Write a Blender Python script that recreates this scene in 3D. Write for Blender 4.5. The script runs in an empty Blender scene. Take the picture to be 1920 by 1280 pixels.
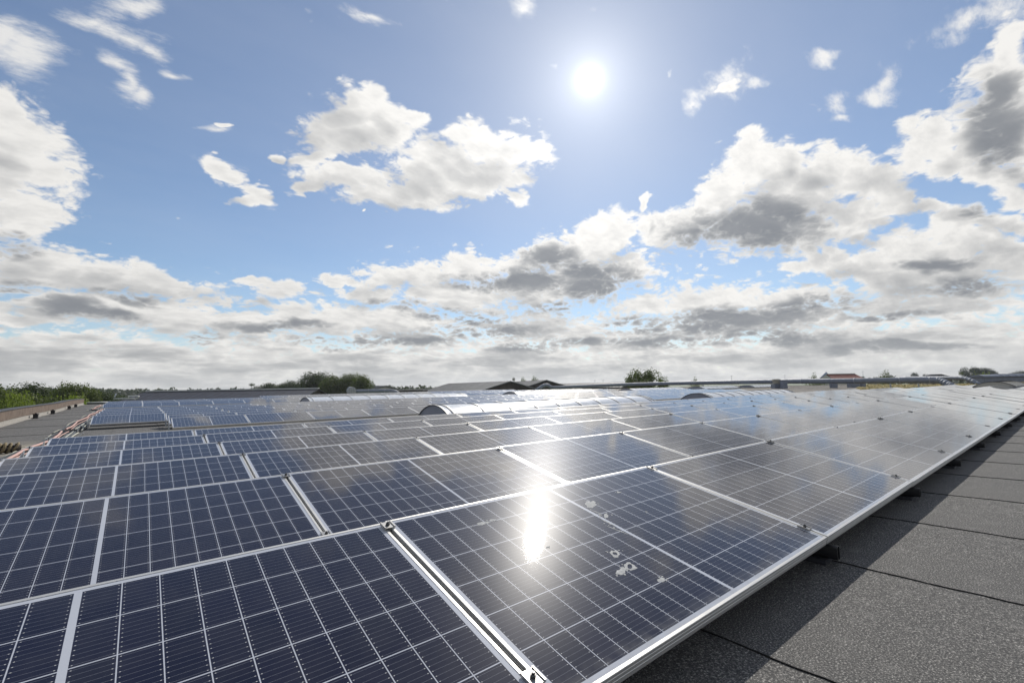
import bpy, bmesh, math, random
from mathutils import Matrix, Vector
random.seed(7)
S = bpy.context.scene
COL = S.collection
PI = math.pi
# ------------------------------------------------------------------ camera
def rz(a): return Matrix.Rotation(a, 3, 'Z')
def rx(a): return Matrix.Rotation(a, 3, 'X')
F = 861.4
YAW = -.6845
M_ROOF = rz(YAW) @ rx(PI/2 + .1082) @ rz(-.0291)          # camera axes seen from the roof's own frame
M_TRUE = rz(YAW) @ rx(PI/2 + math.atan(82/F)) @ rz(-.0169)  # camera axes against the true vertical
RR = M_TRUE @ M_ROOF.transposed()                          # the roof falls away by about one degree
RM = RR.to_4x4()
CAM = RR @ Vector((-.7546, -1.7347, .4793))
cd = bpy.data.cameras.new('camera'); cam = bpy.data.objects.new('camera', cd); COL.objects.link(cam)
cd.sensor_width = 36; cd.lens = 36*F/1920; cd.clip_start = .02; cd.clip_end = 6000
cam.matrix_world = Matrix.Translation(CAM) @ M_TRUE.to_4x4()
S.camera = cam
SUN = Vector((.631, .531, .566)).normalized()
SUN_AZ, SUN_EL = 40.08, 34.47
def at(px, py, d):
    return CAM + M_TRUE @ Vector(((px-960)/F, -(py-640)/F, -1))*d
# ------------------------------------------------------------------ exposure, sun
S.view_settings.view_transform = 'Standard'; S.view_settings.look = 'None'
S.view_settings.exposure = 0.0; S.view_settings.gamma = 1; S.view_settings.use_curve_mapping = False
S.render.engine = 'CYCLES'
S.cycles.use_adaptive_sampling = True; S.cycles.adaptive_threshold = .015; S.cycles.max_bounces = 6; S.cycles.diffuse_bounces = 2; S.cycles.glossy_bounces = 3; S.cycles.transmission_bounces = 3
S.cycles.volume_bounces = 0; S.cycles.sample_clamp_indirect = 6; S.cycles.caustics_reflective = False
sl = bpy.data.lights.new('sun', 'SUN'); sl.energy = 4.5; sl.angle = math.radians(.5); sl.color = (1, .95, .87)
so = bpy.data.objects.new('sun', sl); COL.objects.link(so)
so.rotation_euler = SUN.to_track_quat('Z', 'Y').to_euler(); so.location = (0, 0, 60)
# ------------------------------------------------------------------ sky with clouds (all by world direction)
THIN_CLOUDS = [(93.31,31.61,0.8485,3.194,-1.609,3.191),(95.26,31.79,0.5409,1.882,-1.828,1.825),(91.02,31.3,0.9386,1.693,-1.326,1.658),(91.84,34.09,0.6709,2.642,-1.962,2.456),(93.89,28.55,0.6516,1.21,-1.104,1.12),(92.23,27.41,0.7614,1.474,-0.8159,1.194),(90.95,26.71,0.5647,0.8718,-0.5035,0.6493),(88.96,29.61,0.371,1.055,-1.56,1.055),(23.23,31.8,1.407,2.653,-1.61,2.651),(25.27,31.31,1.071,1.845,-1.783,1.817),(27.42,30.27,0.9355,1.13,-0.255,0.9491),(20.22,31.48,0.4521,1.091,-1.26,1.048),(9.377,27.24,0.8272,1.639,-0.2817,0.9159),(10.22,26.2,0.5091,1.086,-1.152,1.014),(13.66,26.91,0.7856,1.154,-1.042,1.072),(13.31,25.61,0.4505,0.9317,-1.194,0.8819),(4.474,29.6,0.8943,2.348,-1.47,2.338),(2.097,29.42,0.9531,2.478,-1.033,2.183),(14.68,31.16,0.4208,0.8867,-1.173,0.8335),(85.04,25.79,0.2858,1.085,-1.83,1.052),(21.8,32.15,0.5844,1.573,-1.574,1.573),(99.67,28,1.411,1.805,-1.461,1.801),(100.5,28.58,0.8354,1.235,0.3852,0.9027),(49.3,41.51,0.9323,1.672,-1.369,1.648),(15.17,31.09,0.5898,1.002,-1.119,0.9375),(68.79,39.96,0.4549,2.47,-1.492,2.462)]
CLOUDS = [(99.4,19.71,3.292,4.777,0.2053,3.367),(96.73,18.79,2.186,2.586,-2.009,2.519),(100.2,22.55,1.352,2.848,0.02456,1.353),(98.48,15.18,2.348,2.836,0.5714,2.501),(97.58,10.86,2.477,4.868,-1.781,4.788),(93.06,10.86,1.967,4.476,-1.612,4.473),(89.49,10.58,1.658,3.311,-1.351,3.252),(87.33,9.88,1.064,2.635,-1.687,2.62),(68.62,31.2,2.342,5.051,-1.607,5.048),(71.09,29.04,2.5,5.605,-1.743,5.539),(66.67,29.33,2.399,5.211,-1.704,5.174),(68,32.56,1.402,2.921,-1.731,2.893),(74.04,26.2,1.037,3.355,-2.031,3.041),(63.39,30.71,1.636,2.604,-1.512,2.602),(55.89,29.77,2.2,3.813,-1.614,3.81),(51.75,27.85,2.558,6.257,-1.566,6.257),(59.35,26.27,2.872,7.47,-1.625,7.461),(70.38,23.94,1.814,6.443,-1.616,6.437),(67.86,22.19,1.281,4.429,-1.669,4.409),(62.69,22.87,2.072,5.953,-1.639,5.941),(54.57,24.65,2.079,5.486,-1.797,5.366),(47.23,28.03,1.584,2.774,-1.526,2.772),(75.1,22.2,0.8292,1.741,-1.745,1.721),(84.9,22.72,0.8403,1.617,-1.454,1.609),(83.15,21.91,1.078,2.398,-1.421,2.377),(80.81,20.59,1.003,2.516,-1.386,2.48),(81.81,19.76,0.7436,1.545,-1.783,1.518),(71.38,12.44,0.7363,2.081,-1.638,2.077),(49.78,22.95,0.7258,1.722,-1.55,1.721),(78.67,25.04,0.6456,0.8523,-1.627,0.8518),(68.45,19.89,0.2334,0.2546,-2.106,0.2493),(84.58,26.4,0.2851,1.098,-1.83,1.064),(23.25,31.56,0.7113,1.791,-1.669,1.784),(1.385,20.6,3.772,5.547,-0.2147,3.87),(3.981,20.32,2.661,2.904,-2.209,2.821),(7.04,21.87,1.825,2.447,-0.8314,2.187),(8.666,20.8,1.529,2.067,-1.579,2.067),(2.021,23.79,2.064,2.991,-0.2906,2.155),(1.15,26.21,1.345,2.364,-0.09454,1.357),(3.605,17.09,1.118,3.051,-0.8047,2.331),(2.209,14.88,1.086,2.191,-0.7289,1.669),(5.777,19.62,1.684,2.619,-1.06,2.429),(21.35,23.76,1.984,2.355,-0.885,2.214),(23.31,22.84,2.54,3.142,-1.72,3.13),(26.54,20.94,2.651,3.857,-1.869,3.768),(18.85,22.39,1.773,3.093,-1.258,2.993),(18.54,19.67,3.119,5.071,-1.266,4.927),(14.13,21.2,1.832,3.255,-1.219,3.12),(12.05,19.63,2.122,3.1,-1.127,2.944),(10.96,17.35,1.669,2.542,-1.181,2.435),(29.05,18.13,2.671,5.291,-1.584,5.29),(22.87,17.19,3.634,6.51,-1.358,6.409),(17.83,15.74,2.937,4.426,-1.291,4.33),(14.59,15.1,1.446,2.731,-1.319,2.669),(32.09,17.91,2.474,2.989,-1.858,2.951),(33.51,20.77,0.5031,1.299,0.03698,0.505),(13.17,16.36,1.449,2.752,-1.079,2.521),(7.931,15.82,0.8883,2.796,-1.079,2.501),(5.553,14,1.076,3.316,-1.07,2.954),(2.414,12.5,0.8894,1.989,-1.011,1.75),(5.743,11.7,1.749,3.833,-1.316,3.735),(9.423,11.49,2.203,3.518,-1.305,3.443),(2.656,9.646,2.147,2.526,-0.9951,2.42),(11.51,10.34,1.783,3.7,-1.379,3.648),(7.286,10.1,2.384,4.356,-1.341,4.276),(15.27,12.02,1.33,2.735,-1.378,2.696),(18.09,11.92,0.8814,1.942,-1.402,1.92),(37.8,17.87,2.012,3.832,-1.8,3.76),(41.13,16.86,2.533,5.276,-1.661,5.26),(46.52,16.17,2.432,4.062,-1.529,4.06),(50.62,14.67,1.814,4.75,-1.554,4.75),(41.92,13.07,3.227,5.954,-1.512,5.947),(36.03,13.97,2.011,3.817,-1.479,3.805),(56.04,14.37,1.939,5.382,-1.579,5.381),(61.36,13.64,2.05,4.587,-1.603,4.585),(65.86,13.17,1.577,3.794,-1.621,3.79),(48.64,12.02,2.492,8.096,-1.546,8.094),(57.4,10.78,1.965,7.984,-1.576,7.984),(67.71,10.57,1.263,3.707,-1.612,3.705),(34.34,9.41,1.27,3.721,-1.503,3.713),(27.2,9.484,1.824,7.359,-1.574,7.359),(19.28,8.691,1.588,5.885,-1.559,5.885),(23.5,6.765,1.774,11.68,-1.491,11.64),(94.72,7.966,1.534,4.58,-1.686,4.553),(90.17,7.661,1.543,4.445,-1.663,4.428),(86.32,7.163,1.355,4.463,-1.641,4.453),(78.38,10.57,1.287,3.301,-1.654,3.292),(75.87,8.05,1.685,3.865,-1.622,3.861),(81.61,7.172,1.429,3.97,-1.628,3.964),(80.75,11.53,0.5699,1.532,-1.674,1.525),(98.25,6.205,0.6318,2.781,-1.665,2.769),(71.3,7.926,1.556,5.307,-1.605,5.304),(63.93,8.105,1.616,6.369,-1.587,6.368)]
DARK_CLOUDS = [(22.9,16.63,2.138,6.49,-1.397,6.403),(20.19,17.83,1.851,4.239,-1.172,3.971),(27.37,16.72,1.17,3.48,-1.425,3.448),(45.85,15.83,1.666,4.052,-1.53,4.049),(40.57,13.96,1.152,3.946,-1.51,3.939),(49.3,12.69,1.57,7.435,-1.549,7.434),(39.32,12.28,1.935,4.533,-1.679,4.511),(53.36,12.75,1.308,4.05,-1.565,4.05),(43.69,9.103,0.986,4.636,-1.534,4.633),(26.21,6.972,1.21,9.439,-1.554,9.438),(17.43,7.642,1.001,3.762,-1.524,3.758),(2.326,20.56,1.859,3.373,-0.04195,1.863),(2.716,23.26,1.735,1.817,-1.852,1.811),(6.039,8.047,0.6596,2.066,-1.402,2.039),(94.71,7.726,0.8621,1.94,-1.422,1.922),(92.12,7.237,0.499,2.294,-1.426,2.271),(71.25,5.434,0.6859,5.284,-1.588,5.283),(54.77,6.819,0.9284,5.998,-1.562,5.998),(48.79,4.736,0.6646,3.999,-1.551,3.999),(32.11,4.844,0.7565,5.996,-1.525,5.989),(21.55,4.568,0.6972,5.092,-1.507,5.081),(85.35,5.305,0.5488,1.819,-1.614,1.817),(80.09,6.961,0.5804,2.556,-1.62,2.553),(63.28,5.518,0.6495,5.098,-1.575,5.098),(15.45,3.065,0.6512,0.8873,-1.524,0.8868),(10.07,2.99,0.4036,4.599,-1.504,4.588),(98.72,8.86,0.6229,1.845,-1.724,1.826),(57.41,8.813,0.6585,5.304,-1.572,5.304),(11.81,6.225,0.4142,3.667,-1.462,3.645),(91.42,8.819,0.5022,2.357,-1.336,2.296),(75.85,7.448,0.5421,3.309,-1.613,3.306),(65.2,9.689,0.6409,3.791,-1.597,3.79),(35.07,6.898,0.768,3.728,-1.519,3.724),(3.87,14.02,0.4375,1.327,-1.279,1.277),(7.644,10.16,0.5766,2.566,-1.382,2.522),(99.24,12.34,0.7785,1.849,-1.81,1.806),(42.16,5.232,0.6577,3.918,-1.54,3.916)]

world = bpy.data.worlds.new('World'); S.world = world; world.use_nodes = True
world.cycles.sampling_method = 'MANUAL'; world.cycles.sample_map_resolution = 512
class NG:
    def __init__(s, nt): s.nt = nt; s.N = nt.nodes; s.L = nt.links
    def set(s, sock, v):
        if v is None: return
        if hasattr(v, 'is_output'): s.L.new(v, sock)
        else: sock.default_value = v
    def m(s, op, a, b=None, c=None, clamp=False):
        n = s.N.new('ShaderNodeMath'); n.operation = op; n.use_clamp = clamp
        for i, v in enumerate((a, b, c)): s.set(n.inputs[i], v)
        return n.outputs[0]
    def vm(s, op, a, b=None, c=None, out=0):
        n = s.N.new('ShaderNodeVectorMath'); n.operation = op
        s.set(n.inputs[0], a)
        if b is not None: s.set(n.inputs[1], b)
        if c is not None:
            s.set(n.inputs[3] if op == 'SCALE' else n.inputs[2], c)
        return n.outputs['Value'] if op in ('DOT_PRODUCT', 'LENGTH') else n.outputs[0]
    def mr(s, v, a, b, c=0., d=1., kind='LINEAR'):
        n = s.N.new('ShaderNodeMapRange'); n.interpolation_type = kind
        for i, x in enumerate((v, a, b, c, d)): s.set(n.inputs[i], x)
        return n.outputs[0]
    def noise(s, vec, scale, detail=4, rough=.5, out='Fac', dist=0.):
        n = s.N.new('ShaderNodeTexNoise'); s.set(n.inputs['Vector'], vec)
        n.inputs['Scale'].default_value = scale; n.inputs['Detail'].default_value = detail
        n.inputs['Roughness'].default_value = rough; n.inputs['Distortion'].default_value = dist
        return n.outputs[out]
    def mix(s, f, a, b, mode='MIX'):
        n = s.N.new('ShaderNodeMix'); n.data_type = 'RGBA'; n.blend_type = mode
        s.set(n.inputs[0], f); s.set(n.inputs[6], a); s.set(n.inputs[7], b)
        return n.outputs[2]
    def comb(s, x, y, z):
        n = s.N.new('ShaderNodeCombineXYZ')
        for i, v in enumerate((x, y, z)): s.set(n.inputs[i], v)
        return n.outputs[0]
    def sep(s, v):
        n = s.N.new('ShaderNodeSeparateXYZ'); s.set(n.inputs[0], v); return n.outputs
def build_world():
    g = NG(world.node_tree); g.N.clear()
    out = g.N.new('ShaderNodeOutputWorld')
    sky = g.N.new('ShaderNodeTexSky'); sky.sky_type = 'NISHITA'; sky.sun_disc = False
    sky.sun_elevation = math.radians(SUN_EL); sky.sun_rotation = math.radians(90-SUN_AZ)
    sky.altitude = 10; sky.air_density = 1.0; sky.dust_density = .12; sky.ozone_density = 2.0
    tc = g.N.new('ShaderNodeTexCoord'); d = tc.outputs['Generated']
    d = g.vm('NORMALIZE', d)
    X, Y, Z = g.sep(d)
    zc = g.m('MAXIMUM', Z, 0.)
    den = g.m('ADD', zc, .17)
    P = g.comb(g.m('DIVIDE', X, den), g.m('DIVIDE', Y, den), g.m('MULTIPLY', zc, 2.6))
    den2 = g.m('ADD', zc, .42)
    def puffs(v):
        vx, vy, vz = g.sep(v); z_ = g.m('MAXIMUM', vz, 0.); dn_ = g.m('ADD', z_, .42)
        return g.vm('SCALE', g.comb(g.m('DIVIDE', vx, dn_), g.m('DIVIDE', vy, dn_), g.m('MULTIPLY', z_, 1.3)), None, 1.4)
    Q = puffs(d)
    az = g.m('MULTIPLY', g.m('ARCTAN2', Y, X), 180/PI)
    el = g.m('MULTIPLY', g.m('ARCSINE', Z), 180/PI)
    wn = g.noise(Q, 3.6, 3, .55, 'Color')
    w = g.vm('SUBTRACT', wn, (.5, .5, .5))
    wx, wy, wz = g.sep(w)
    amp = g.mr(el, 0, 30, 4.0, 7.0)
    ampy = g.mr(el, 0, 30, 2.0, 6.0)
    q = g.comb(g.m('MULTIPLY_ADD', wx, amp, az), g.m('MULTIPLY_ADD', wy, ampy, el), 1.)
    # a step of a few degrees toward the sun: how much cloud stands between here and the light
    tx = g.m('SUBTRACT', SUN_AZ, az); ty = g.m('SUBTRACT', SUN_EL+4, el)
    tl = g.m('SQRT', g.m('ADD', g.m('MULTIPLY_ADD', tx, tx, g.m('MULTIPLY', ty, ty)), 4.))
    st = g.mr(el, 2, 30, 1.3, 4.2)
    k_ = g.m('DIVIDE', st, tl)
    ox, oy = g.m('MULTIPLY', tx, k_), g.m('MULTIPLY', ty, k_)
    qo = g.vm('ADD', q, g.comb(ox, oy, 0.))
    to_sun = g.vm('NORMALIZE', g.vm('SUBTRACT', tuple(SUN), d))
    do = g.vm('ADD', d, g.vm('SCALE', to_sun, None, g.m('MULTIPLY', st, PI/180*.55)))
    Qo = puffs(do)
    def fields(lo, hi):     # ellipses given as azimuth, elevation, half axes, angle, azimuth half extent
        nt = bpy.data.node_groups.new('cloud_field', 'ShaderNodeTree'); h = NG(nt)
        for nm in ('q', 'qo'): nt.interface.new_socket(nm, in_out='INPUT', socket_type='NodeSocketVector')
        for nm in ('F1', 'F1o', 'F2', 'F3'): nt.interface.new_socket(nm, in_out='OUTPUT', socket_type='NodeSocketFloat')
        gi = h.N.new('NodeGroupInput'); go = h.N.new('NodeGroupOutput')
        for k, (tab, src) in enumerate(((CLOUDS, 0), (CLOUDS, 1), (DARK_CLOUDS, 0), (THIN_CLOUDS, 0))):
            acc = None
            for t in tab:
                if t[0]+t[5]*1.8+6 < lo or t[0]-t[5]*1.8-6 > hi: continue
                ca, sa_ = math.cos(t[4]), math.sin(t[4])
                u_ = h.vm('DOT_PRODUCT', gi.outputs[src], (ca/t[2], sa_/t[2], -(ca*t[0]+sa_*t[1])/t[2]))
                v_ = h.vm('DOT_PRODUCT', gi.outputs[src], (-sa_/t[3], ca/t[3], (sa_*t[0]-ca*t[1])/t[3]))
                d2 = h.m('MULTIPLY_ADD', u_, u_, h.m('MULTIPLY', v_, v_))
                acc = d2 if acc is None else h.m('MINIMUM', acc, d2)
            h.set(go.inputs[k], h.m('MAXIMUM', h.m('SUBTRACT', 1., h.m('SQRT', acc if acc is not None else 9.)), -1.2))
        n = g.N.new('ShaderNodeGroup'); n.node_tree = nt; g.L.new(q, n.inputs[0]); g.L.new(qo, n.inputs[1])
        return tuple(n.outputs[k] for k in range(4))
    wq = g.vm('ADD', Q, g.vm('SCALE', w, None, .12)); wqo = g.vm('ADD', Qo, g.vm('SCALE', w, None, .12))
    def body(v, det):        # broad shape plus rounded puffs (folded noise)
        a = g.noise(v, 5.0, det, .66)
        t = g.m('MULTIPLY', g.m('SUBTRACT', a, .5), 1.55)
        for sc, am in ((11., 1.7), (24., 1.0), (52., .55)) if det > 5 else ((11., 1.7),):
            t = g.m('MULTIPLY_ADD', g.m('SUBTRACT', .11, g.m('ABSOLUTE', g.m('SUBTRACT', g.noise(v, sc, 0), .5))), -am, t)
        if det > 5: t = g.m('MULTIPLY_ADD', g.m('SUBTRACT', g.noise(v, 26., 5, .68), .5), .95, t)
        return t
    n1 = body(wq, 7); n1o = body(wqo, 4)
    # low bank of layered cloud near the horizon
    n3 = g.noise(g.vm('MULTIPLY', P, (1, 1, 3)), 1.5, 6, .55)
    bank = g.mr(el, 1.0, 15, .75, -.70)
    bank = g.m('MULTIPLY_ADD', g.m('SUBTRACT', n3, .5), 2.0, bank)
    # loose clouds in the rest of the sky, outside the mapped part
    fwd = M_TRUE @ Vector((0, .15, -1)); fwd.normalize()
    ang = g.m('ARCCOSINE', g.vm('DOT_PRODUCT', d, tuple(fwd)))
    loose = g.m('MULTIPLY_ADD', g.m('SUBTRACT', n3, .50), 4.0, g.mr(ang, .75, 1.05, -2.2, 0.0))
    other = g.m('MAXIMUM', bank, loose)
    sd = g.vm('DOT_PRODUCT', d, tuple(SUN))
    sa = g.m('MULTIPLY', g.m('ARCCOSINE', g.m('MINIMUM', sd, .999999)), 180/PI)
    nearsun = g.m('EXPONENT', g.m('MULTIPLY', sa, -1/22.))
    bright = g.m('MULTIPLY_ADD', nearsun, 4.0, 8.2)
    white = g.vm('SCALE', (1.0, .985, .955), None, bright)
    grey = g.vm('SCALE', (.88, .97, 1.12), None, g.m('MULTIPLY_ADD', nearsun, .8, 1.95))
    sk = g.vm('MULTIPLY', sky.outputs[0], (.86, .93, 1.0))
    veil = g.m('MULTIPLY', g.noise(g.vm('MULTIPLY', P, (1, 2.2, 1)), 1.4, 5, .65), .14)
    veil = g.m('ADD', veil, g.m('MULTIPLY', nearsun, .34))
    sk = g.mix(veil, sk, (7.5, 7.8, 8.4, 1))
    hz = g.m('MULTIPLY', g.m('EXPONENT', g.m('MULTIPLY', g.m('MAXIMUM', el, 0.), -1/3.2)), .60)
    # the sun's own aureole
    halo = g.m('MULTIPLY', g.m('EXPONENT', g.m('MULTIPLY', sa, -1/.40)), 50.)
    halo2 = g.m('MULTIPLY', g.m('EXPONENT', g.m('MULTIPLY', sa, -1/3.2)), 5.5)
    halo2 = g.m('ADD', halo2, g.m('MULTIPLY', g.m('EXPONENT', g.m('MULTIPLY', sa, -1/12.)), 1.0))
    glow = g.vm('SCALE', (1, .985, .95), None, g.m('ADD', halo, halo2))
    nw = g.m('SUBTRACT', g.noise(g.vm('MULTIPLY', Q, (1, 2.2, 1)), 9., 6, .7), .5)
    low = g.m('MULTIPLY', g.mr(el, 13, 4), g.mr(n3, .47, .64, 0, .50, 'SMOOTHSTEP'))
    def region(lo, hi, front=True):
        F1, F1o, F2, F3 = fields(lo, hi) if front else (-1.2, -1.2, -1.2, -1.2)
        dens = g.m('ADD', g.m('MULTIPLY_ADD', g.m('MAXIMUM', F1, other), 1.25, n1), .08)
        denso = g.m('ADD', g.m('MULTIPLY_ADD', g.m('MAXIMUM', F1o, other), 1.25, n1o), .08)
        alpha = g.mr(dens, -.16, .44, 0, 1, 'SMOOTHSTEP')
        wisp = g.m('MULTIPLY', g.mr(g.m('ADD', g.m('MULTIPLY_ADD', nw, 3.6, F3), g.m('MULTIPLY', n1, .30)), -.5, 1.3, 0, 1, 'SMOOTHSTEP'), .88)
        alpha = g.m('MAXIMUM', alpha, wisp)
        dk = g.m('MULTIPLY_ADD', g.m('SUBTRACT', n1, 0.), .30, F2)
        dark = g.m('MULTIPLY', g.mr(dk, -.5, .7, 0, 1, 'SMOOTHSTEP'), 1.9)
        tau = g.m('MULTIPLY_ADD', g.m('MAXIMUM', g.m('SUBTRACT', denso, .25), 0.), .58, g.m('MULTIPLY', g.m('MAXIMUM', g.m('SUBTRACT', dens, .35), 0.), .16))

        tau = g.m('MAXIMUM', g.m('MULTIPLY_ADD', nw, -.7, tau), 0.)
        tau = g.m('ADD', g.m('ADD', tau, low), g.m('MULTIPLY', dark, g.mr(dens, .1, .8)))
        shade = g.m('SUBTRACT', 1., g.m('EXPONENT', g.m('MULTIPLY', tau, -1.0)))
        cc = g.mix(shade, white, grey)
        col = g.mix(alpha, sk, cc)
        col = g.mix(hz, col, (6.75, 6.85, 6.75, 1))
        col = g.vm('ADD', col, glow)
        bg = g.N.new('ShaderNodeBackground'); bg.inputs[1].default_value = .1; g.L.new(col, bg.inputs[0])
        return bg.outputs[0]
    back = region(0, 0, False)
    cuts = [-12, 14, 28, 40, 51, 63, 78, 122]
    regs = [back] + [region(lo, hi) for lo, hi in zip(cuts, cuts[1:])] + [back]
    def tree_of(i, j):        # halve the circle again and again, so a ray only works out its own slice of sky
        if j-i == 1: return regs[i]
        m_ = (i+j)//2
        mx = g.N.new('ShaderNodeMixShader'); g.L.new(g.m('LESS_THAN', az, float(cuts[m_-1])), mx.inputs[0])
        g.L.new(tree_of(m_, j), mx.inputs[1]); g.L.new(tree_of(i, m_), mx.inputs[2]); return mx.outputs[0]
    sh = tree_of(0, len(regs))
    g.L.new(sh, out.inputs[0])
build_world()
# ------------------------------------------------------------------ helpers
class MB:
    def __init__(s): s.v = []; s.f = []; s.mi = []; s.uv = {}; s.sm = set()
    def add(s, vs, fs, mi=0, smooth=False):
        o = len(s.v); s.v += [tuple(v) for v in vs]
        for f in fs:
            if smooth: s.sm.add(len(s.f))
            s.f.append(tuple(i+o for i in f)); s.mi.append(mi)
        return o
    def box(s, x0, x1, y0, y1, z0, z1, mi=0, M=None):
        v = [Vector((x, y, z)) for z in (z0, z1) for y in (y0, y1) for x in (x0, x1)]
        if M is not None: v = [M @ p for p in v]
        s.add(v, [(0, 2, 3, 1), (4, 5, 7, 6), (0, 1, 5, 4), (2, 6, 7, 3), (0, 4, 6, 2), (1, 3, 7, 5)], mi)
    def tube(s, pts, r, n=12, mi=0, caps=True, r2=None):
        pts = [Vector(p) for p in pts]; rings = []
        up0 = None
        for i, p in enumerate(pts):
            t = (pts[min(i+1, len(pts)-1)] - pts[max(i-1, 0)]).normalized()
            if up0 is None:
                up0 = Vector((0, 0, 1)) if abs(t.z) < .95 else Vector((1, 0, 0))
            a = t.cross(up0).normalized(); b = a.cross(t).normalized(); up0 = b
            rr = r if r2 is None else r + (r2-r)*i/(len(pts)-1)
            if isinstance(r, (list, tuple)): rr = r[i]
            rings.append([p + (a*math.cos(2*PI*k/n) + b*math.sin(2*PI*k/n))*rr for k in range(n)])
        o = len(s.v)
        for rg in rings: s.v += [tuple(v) for v in rg]
        for i in range(len(pts)-1):
            for k in range(n):
                s.sm.add(len(s.f))
                s.f.append((o+i*n+k, o+i*n+(k+1) % n, o+(i+1)*n+(k+1) % n, o+(i+1)*n+k)); s.mi.append(mi)
        if caps:
            s.f.append(tuple(o+k for k in range(n))[::-1]); s.mi.append(mi)
            s.f.append(tuple(o+(len(pts)-1)*n+k for k in range(n))); s.mi.append(mi)
    def prism(s, prof, a, b, mi=0, smooth=False):
        """profile of (y, z) pulled along x from a to b"""
        n = len(prof)
        v = [(a, y, z) for y, z in prof] + [(b, y, z) for y, z in prof]
        s.add(v, [(k, (k+1) % n, n+(k+1) % n, n+k) for k in range(n)], mi, smooth)
        s.add(v, [tuple(range(n))[::-1], tuple(range(n, 2*n))], mi)
    def mesh(s, name, mats):
        me = bpy.data.meshes.new(name); me.from_pydata(s.v, [], s.f)
        for m in (mats if isinstance(mats, (list, tuple)) else [mats]): me.materials.append(m)
        for i, p in enumerate(me.polygons):
            p.material_index = s.mi[i]; p.use_smooth = i in s.sm
        if s.uv:
            ul = me.uv_layers.new(name='UVMap')
            for p in me.polygons:
                u = s.uv.get(p.index)
                if u:
                    for li, c in zip(p.loop_indices, u): ul.data[li].uv = c
        me.update()
        return me
    def build(s, name, mats, parent=None, M=None):
        return link(name, s.mesh(name, mats), parent, M)
def link(name, me, parent=None, M=None):
    o = bpy.data.objects.new(name, me); COL.objects.link(o)
    if parent is not None: o.parent = parent
    if M is not None: o.matrix_local = M
    return o
def tag(o, label=None, cat=None, group=None, kind=None):
    if label: o['label'] = label
    if cat: o['category'] = cat
    if group: o['group'] = group
    if kind: o['kind'] = kind
    return o
def empty(name, M, label, cat, group=None):
    o = bpy.data.objects.new(name, None); COL.objects.link(o); o.empty_display_size = .2
    o.matrix_world = M; return tag(o, label, cat, group)
T = Matrix.Translation
def roofM(x, y, z, rotx=0., rotz=0., roty=0.):
    return RM @ T((x, y, z)) @ Matrix.Rotation(rotz, 4, 'Z') @ Matrix.Rotation(rotx, 4, 'X') @ Matrix.Rotation(roty, 4, 'Y')
def roof_z(y):
    pr = [(-60, -.345), (11.6, -.345), (22.67, -.066), (33, .105), (38, .25), (48, .42), (120, .42)]
    for (a, za), (b, zb) in zip(pr, pr[1:]):
        if y <= b: return za + (zb-za)*max(0, (y-a))/(b-a)
    return .42
# ------------------------------------------------------------------ materials
def mat(name, col, rough=.6, metal=0., spec=.5, var=0., vscale=4., bump=0., bscale=40., col2=None, coat=0.):
    m = bpy.data.materials.new(name); m.use_nodes = True; g = NG(m.node_tree)
    b = g.N['Principled BSDF']
    b.inputs['Roughness'].default_value = rough; b.inputs['Metallic'].default_value = metal
    b.inputs['Specular IOR Level'].default_value = spec; b.inputs['Coat Weight'].default_value = coat
    tc = g.N.new('ShaderNodeTexCoord')
    if var or col2:
        n = g.noise(tc.outputs['Object'], vscale, 6, .6)
        c2 = col2 or tuple(c*(1-var) for c in col)
        f = g.mr(n, .3, .7)
        g.L.new(g.mix(f, (*c2, 1), (*col, 1)), b.inputs['Base Color'])
        g.L.new(g.mr(n, .3, .7, min(1, rough*1.15), rough*.85), b.inputs['Roughness'])
    else:
        b.inputs['Base Color'].default_value = (*col, 1)
    if bump:
        bn = g.N.new('ShaderNodeBump'); bn.inputs['Strength'].default_value = bump; bn.inputs['Distance'].default_value = .01
        g.L.new(g.noise(tc.outputs['Object'], bscale, 4, .6), bn.inputs['Height']); g.L.new(bn.outputs[0], b.inputs['Normal'])
    return m
MT = {}
MT['alu'] = mat('anodised_aluminium', (.60, .59, .565), .46, .55, var=.12, vscale=9, bump=.03, bscale=200)
MT['steel'] = mat('galvanised_steel', (.42, .45, .48), .42, .6, var=.25, vscale=14)
MT['clamp'] = mat('clamp_metal', (.45, .44, .42), .4, .8, var=.3, vscale=60)
MT['bolt'] = mat('bolt_steel', (.12, .12, .12), .4, .8)
MT['black'] = mat('black_rail', (.018, .018, .02), .38, 0., .5, var=.3, vscale=20)
MT['rim'] = mat('cut_edge', (.22, .22, .2), .35, .3)
MT['white_vault'] = mat('milky_polycarbonate', (.60, .62, .65), .26, 0, .5, var=.1, vscale=3, coat=.3)
MT['vault_end_shaded'] = mat('skylight_end_shaded', (.24, .26, .32), .45, 0, var=.15, vscale=3)  # end faces: their blue-grey shade is put into the colour
MT['vault_rib'] = mat('skylight_rib', (.78, .78, .76), .4, .2, var=.1)
MT['gasket'] = mat('dark_gasket', (.03, .03, .035), .6)
MT['beige'] = mat('aged_beige_sheet', (.50, .47, .40), .5, var=.15)
MT['upstand'] = mat('upstand', (.3, .3, .3), .7, var=.3)
MT['duct'] = mat('grey_duct', (.20, .225, .28), .62, .0, var=.22, vscale=3)
MT['duct_ring'] = mat('duct_ring', (.25, .275, .32), .55, .1)
MT['cladding'] = mat('brown_cladding', (.13, .088, .062), .75, var=.35, vscale=3)
MT['slate'] = mat('grey_flashing', (.20, .195, .185), .85, var=.4, vscale=6, bump=.3)
MT['cap'] = mat('dark_capping', (.02, .02, .022), .5, var=.3)
MT['mortar'] = mat('pale_strip', (.34, .32, .29), .8, var=.3, vscale=10)
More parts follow.
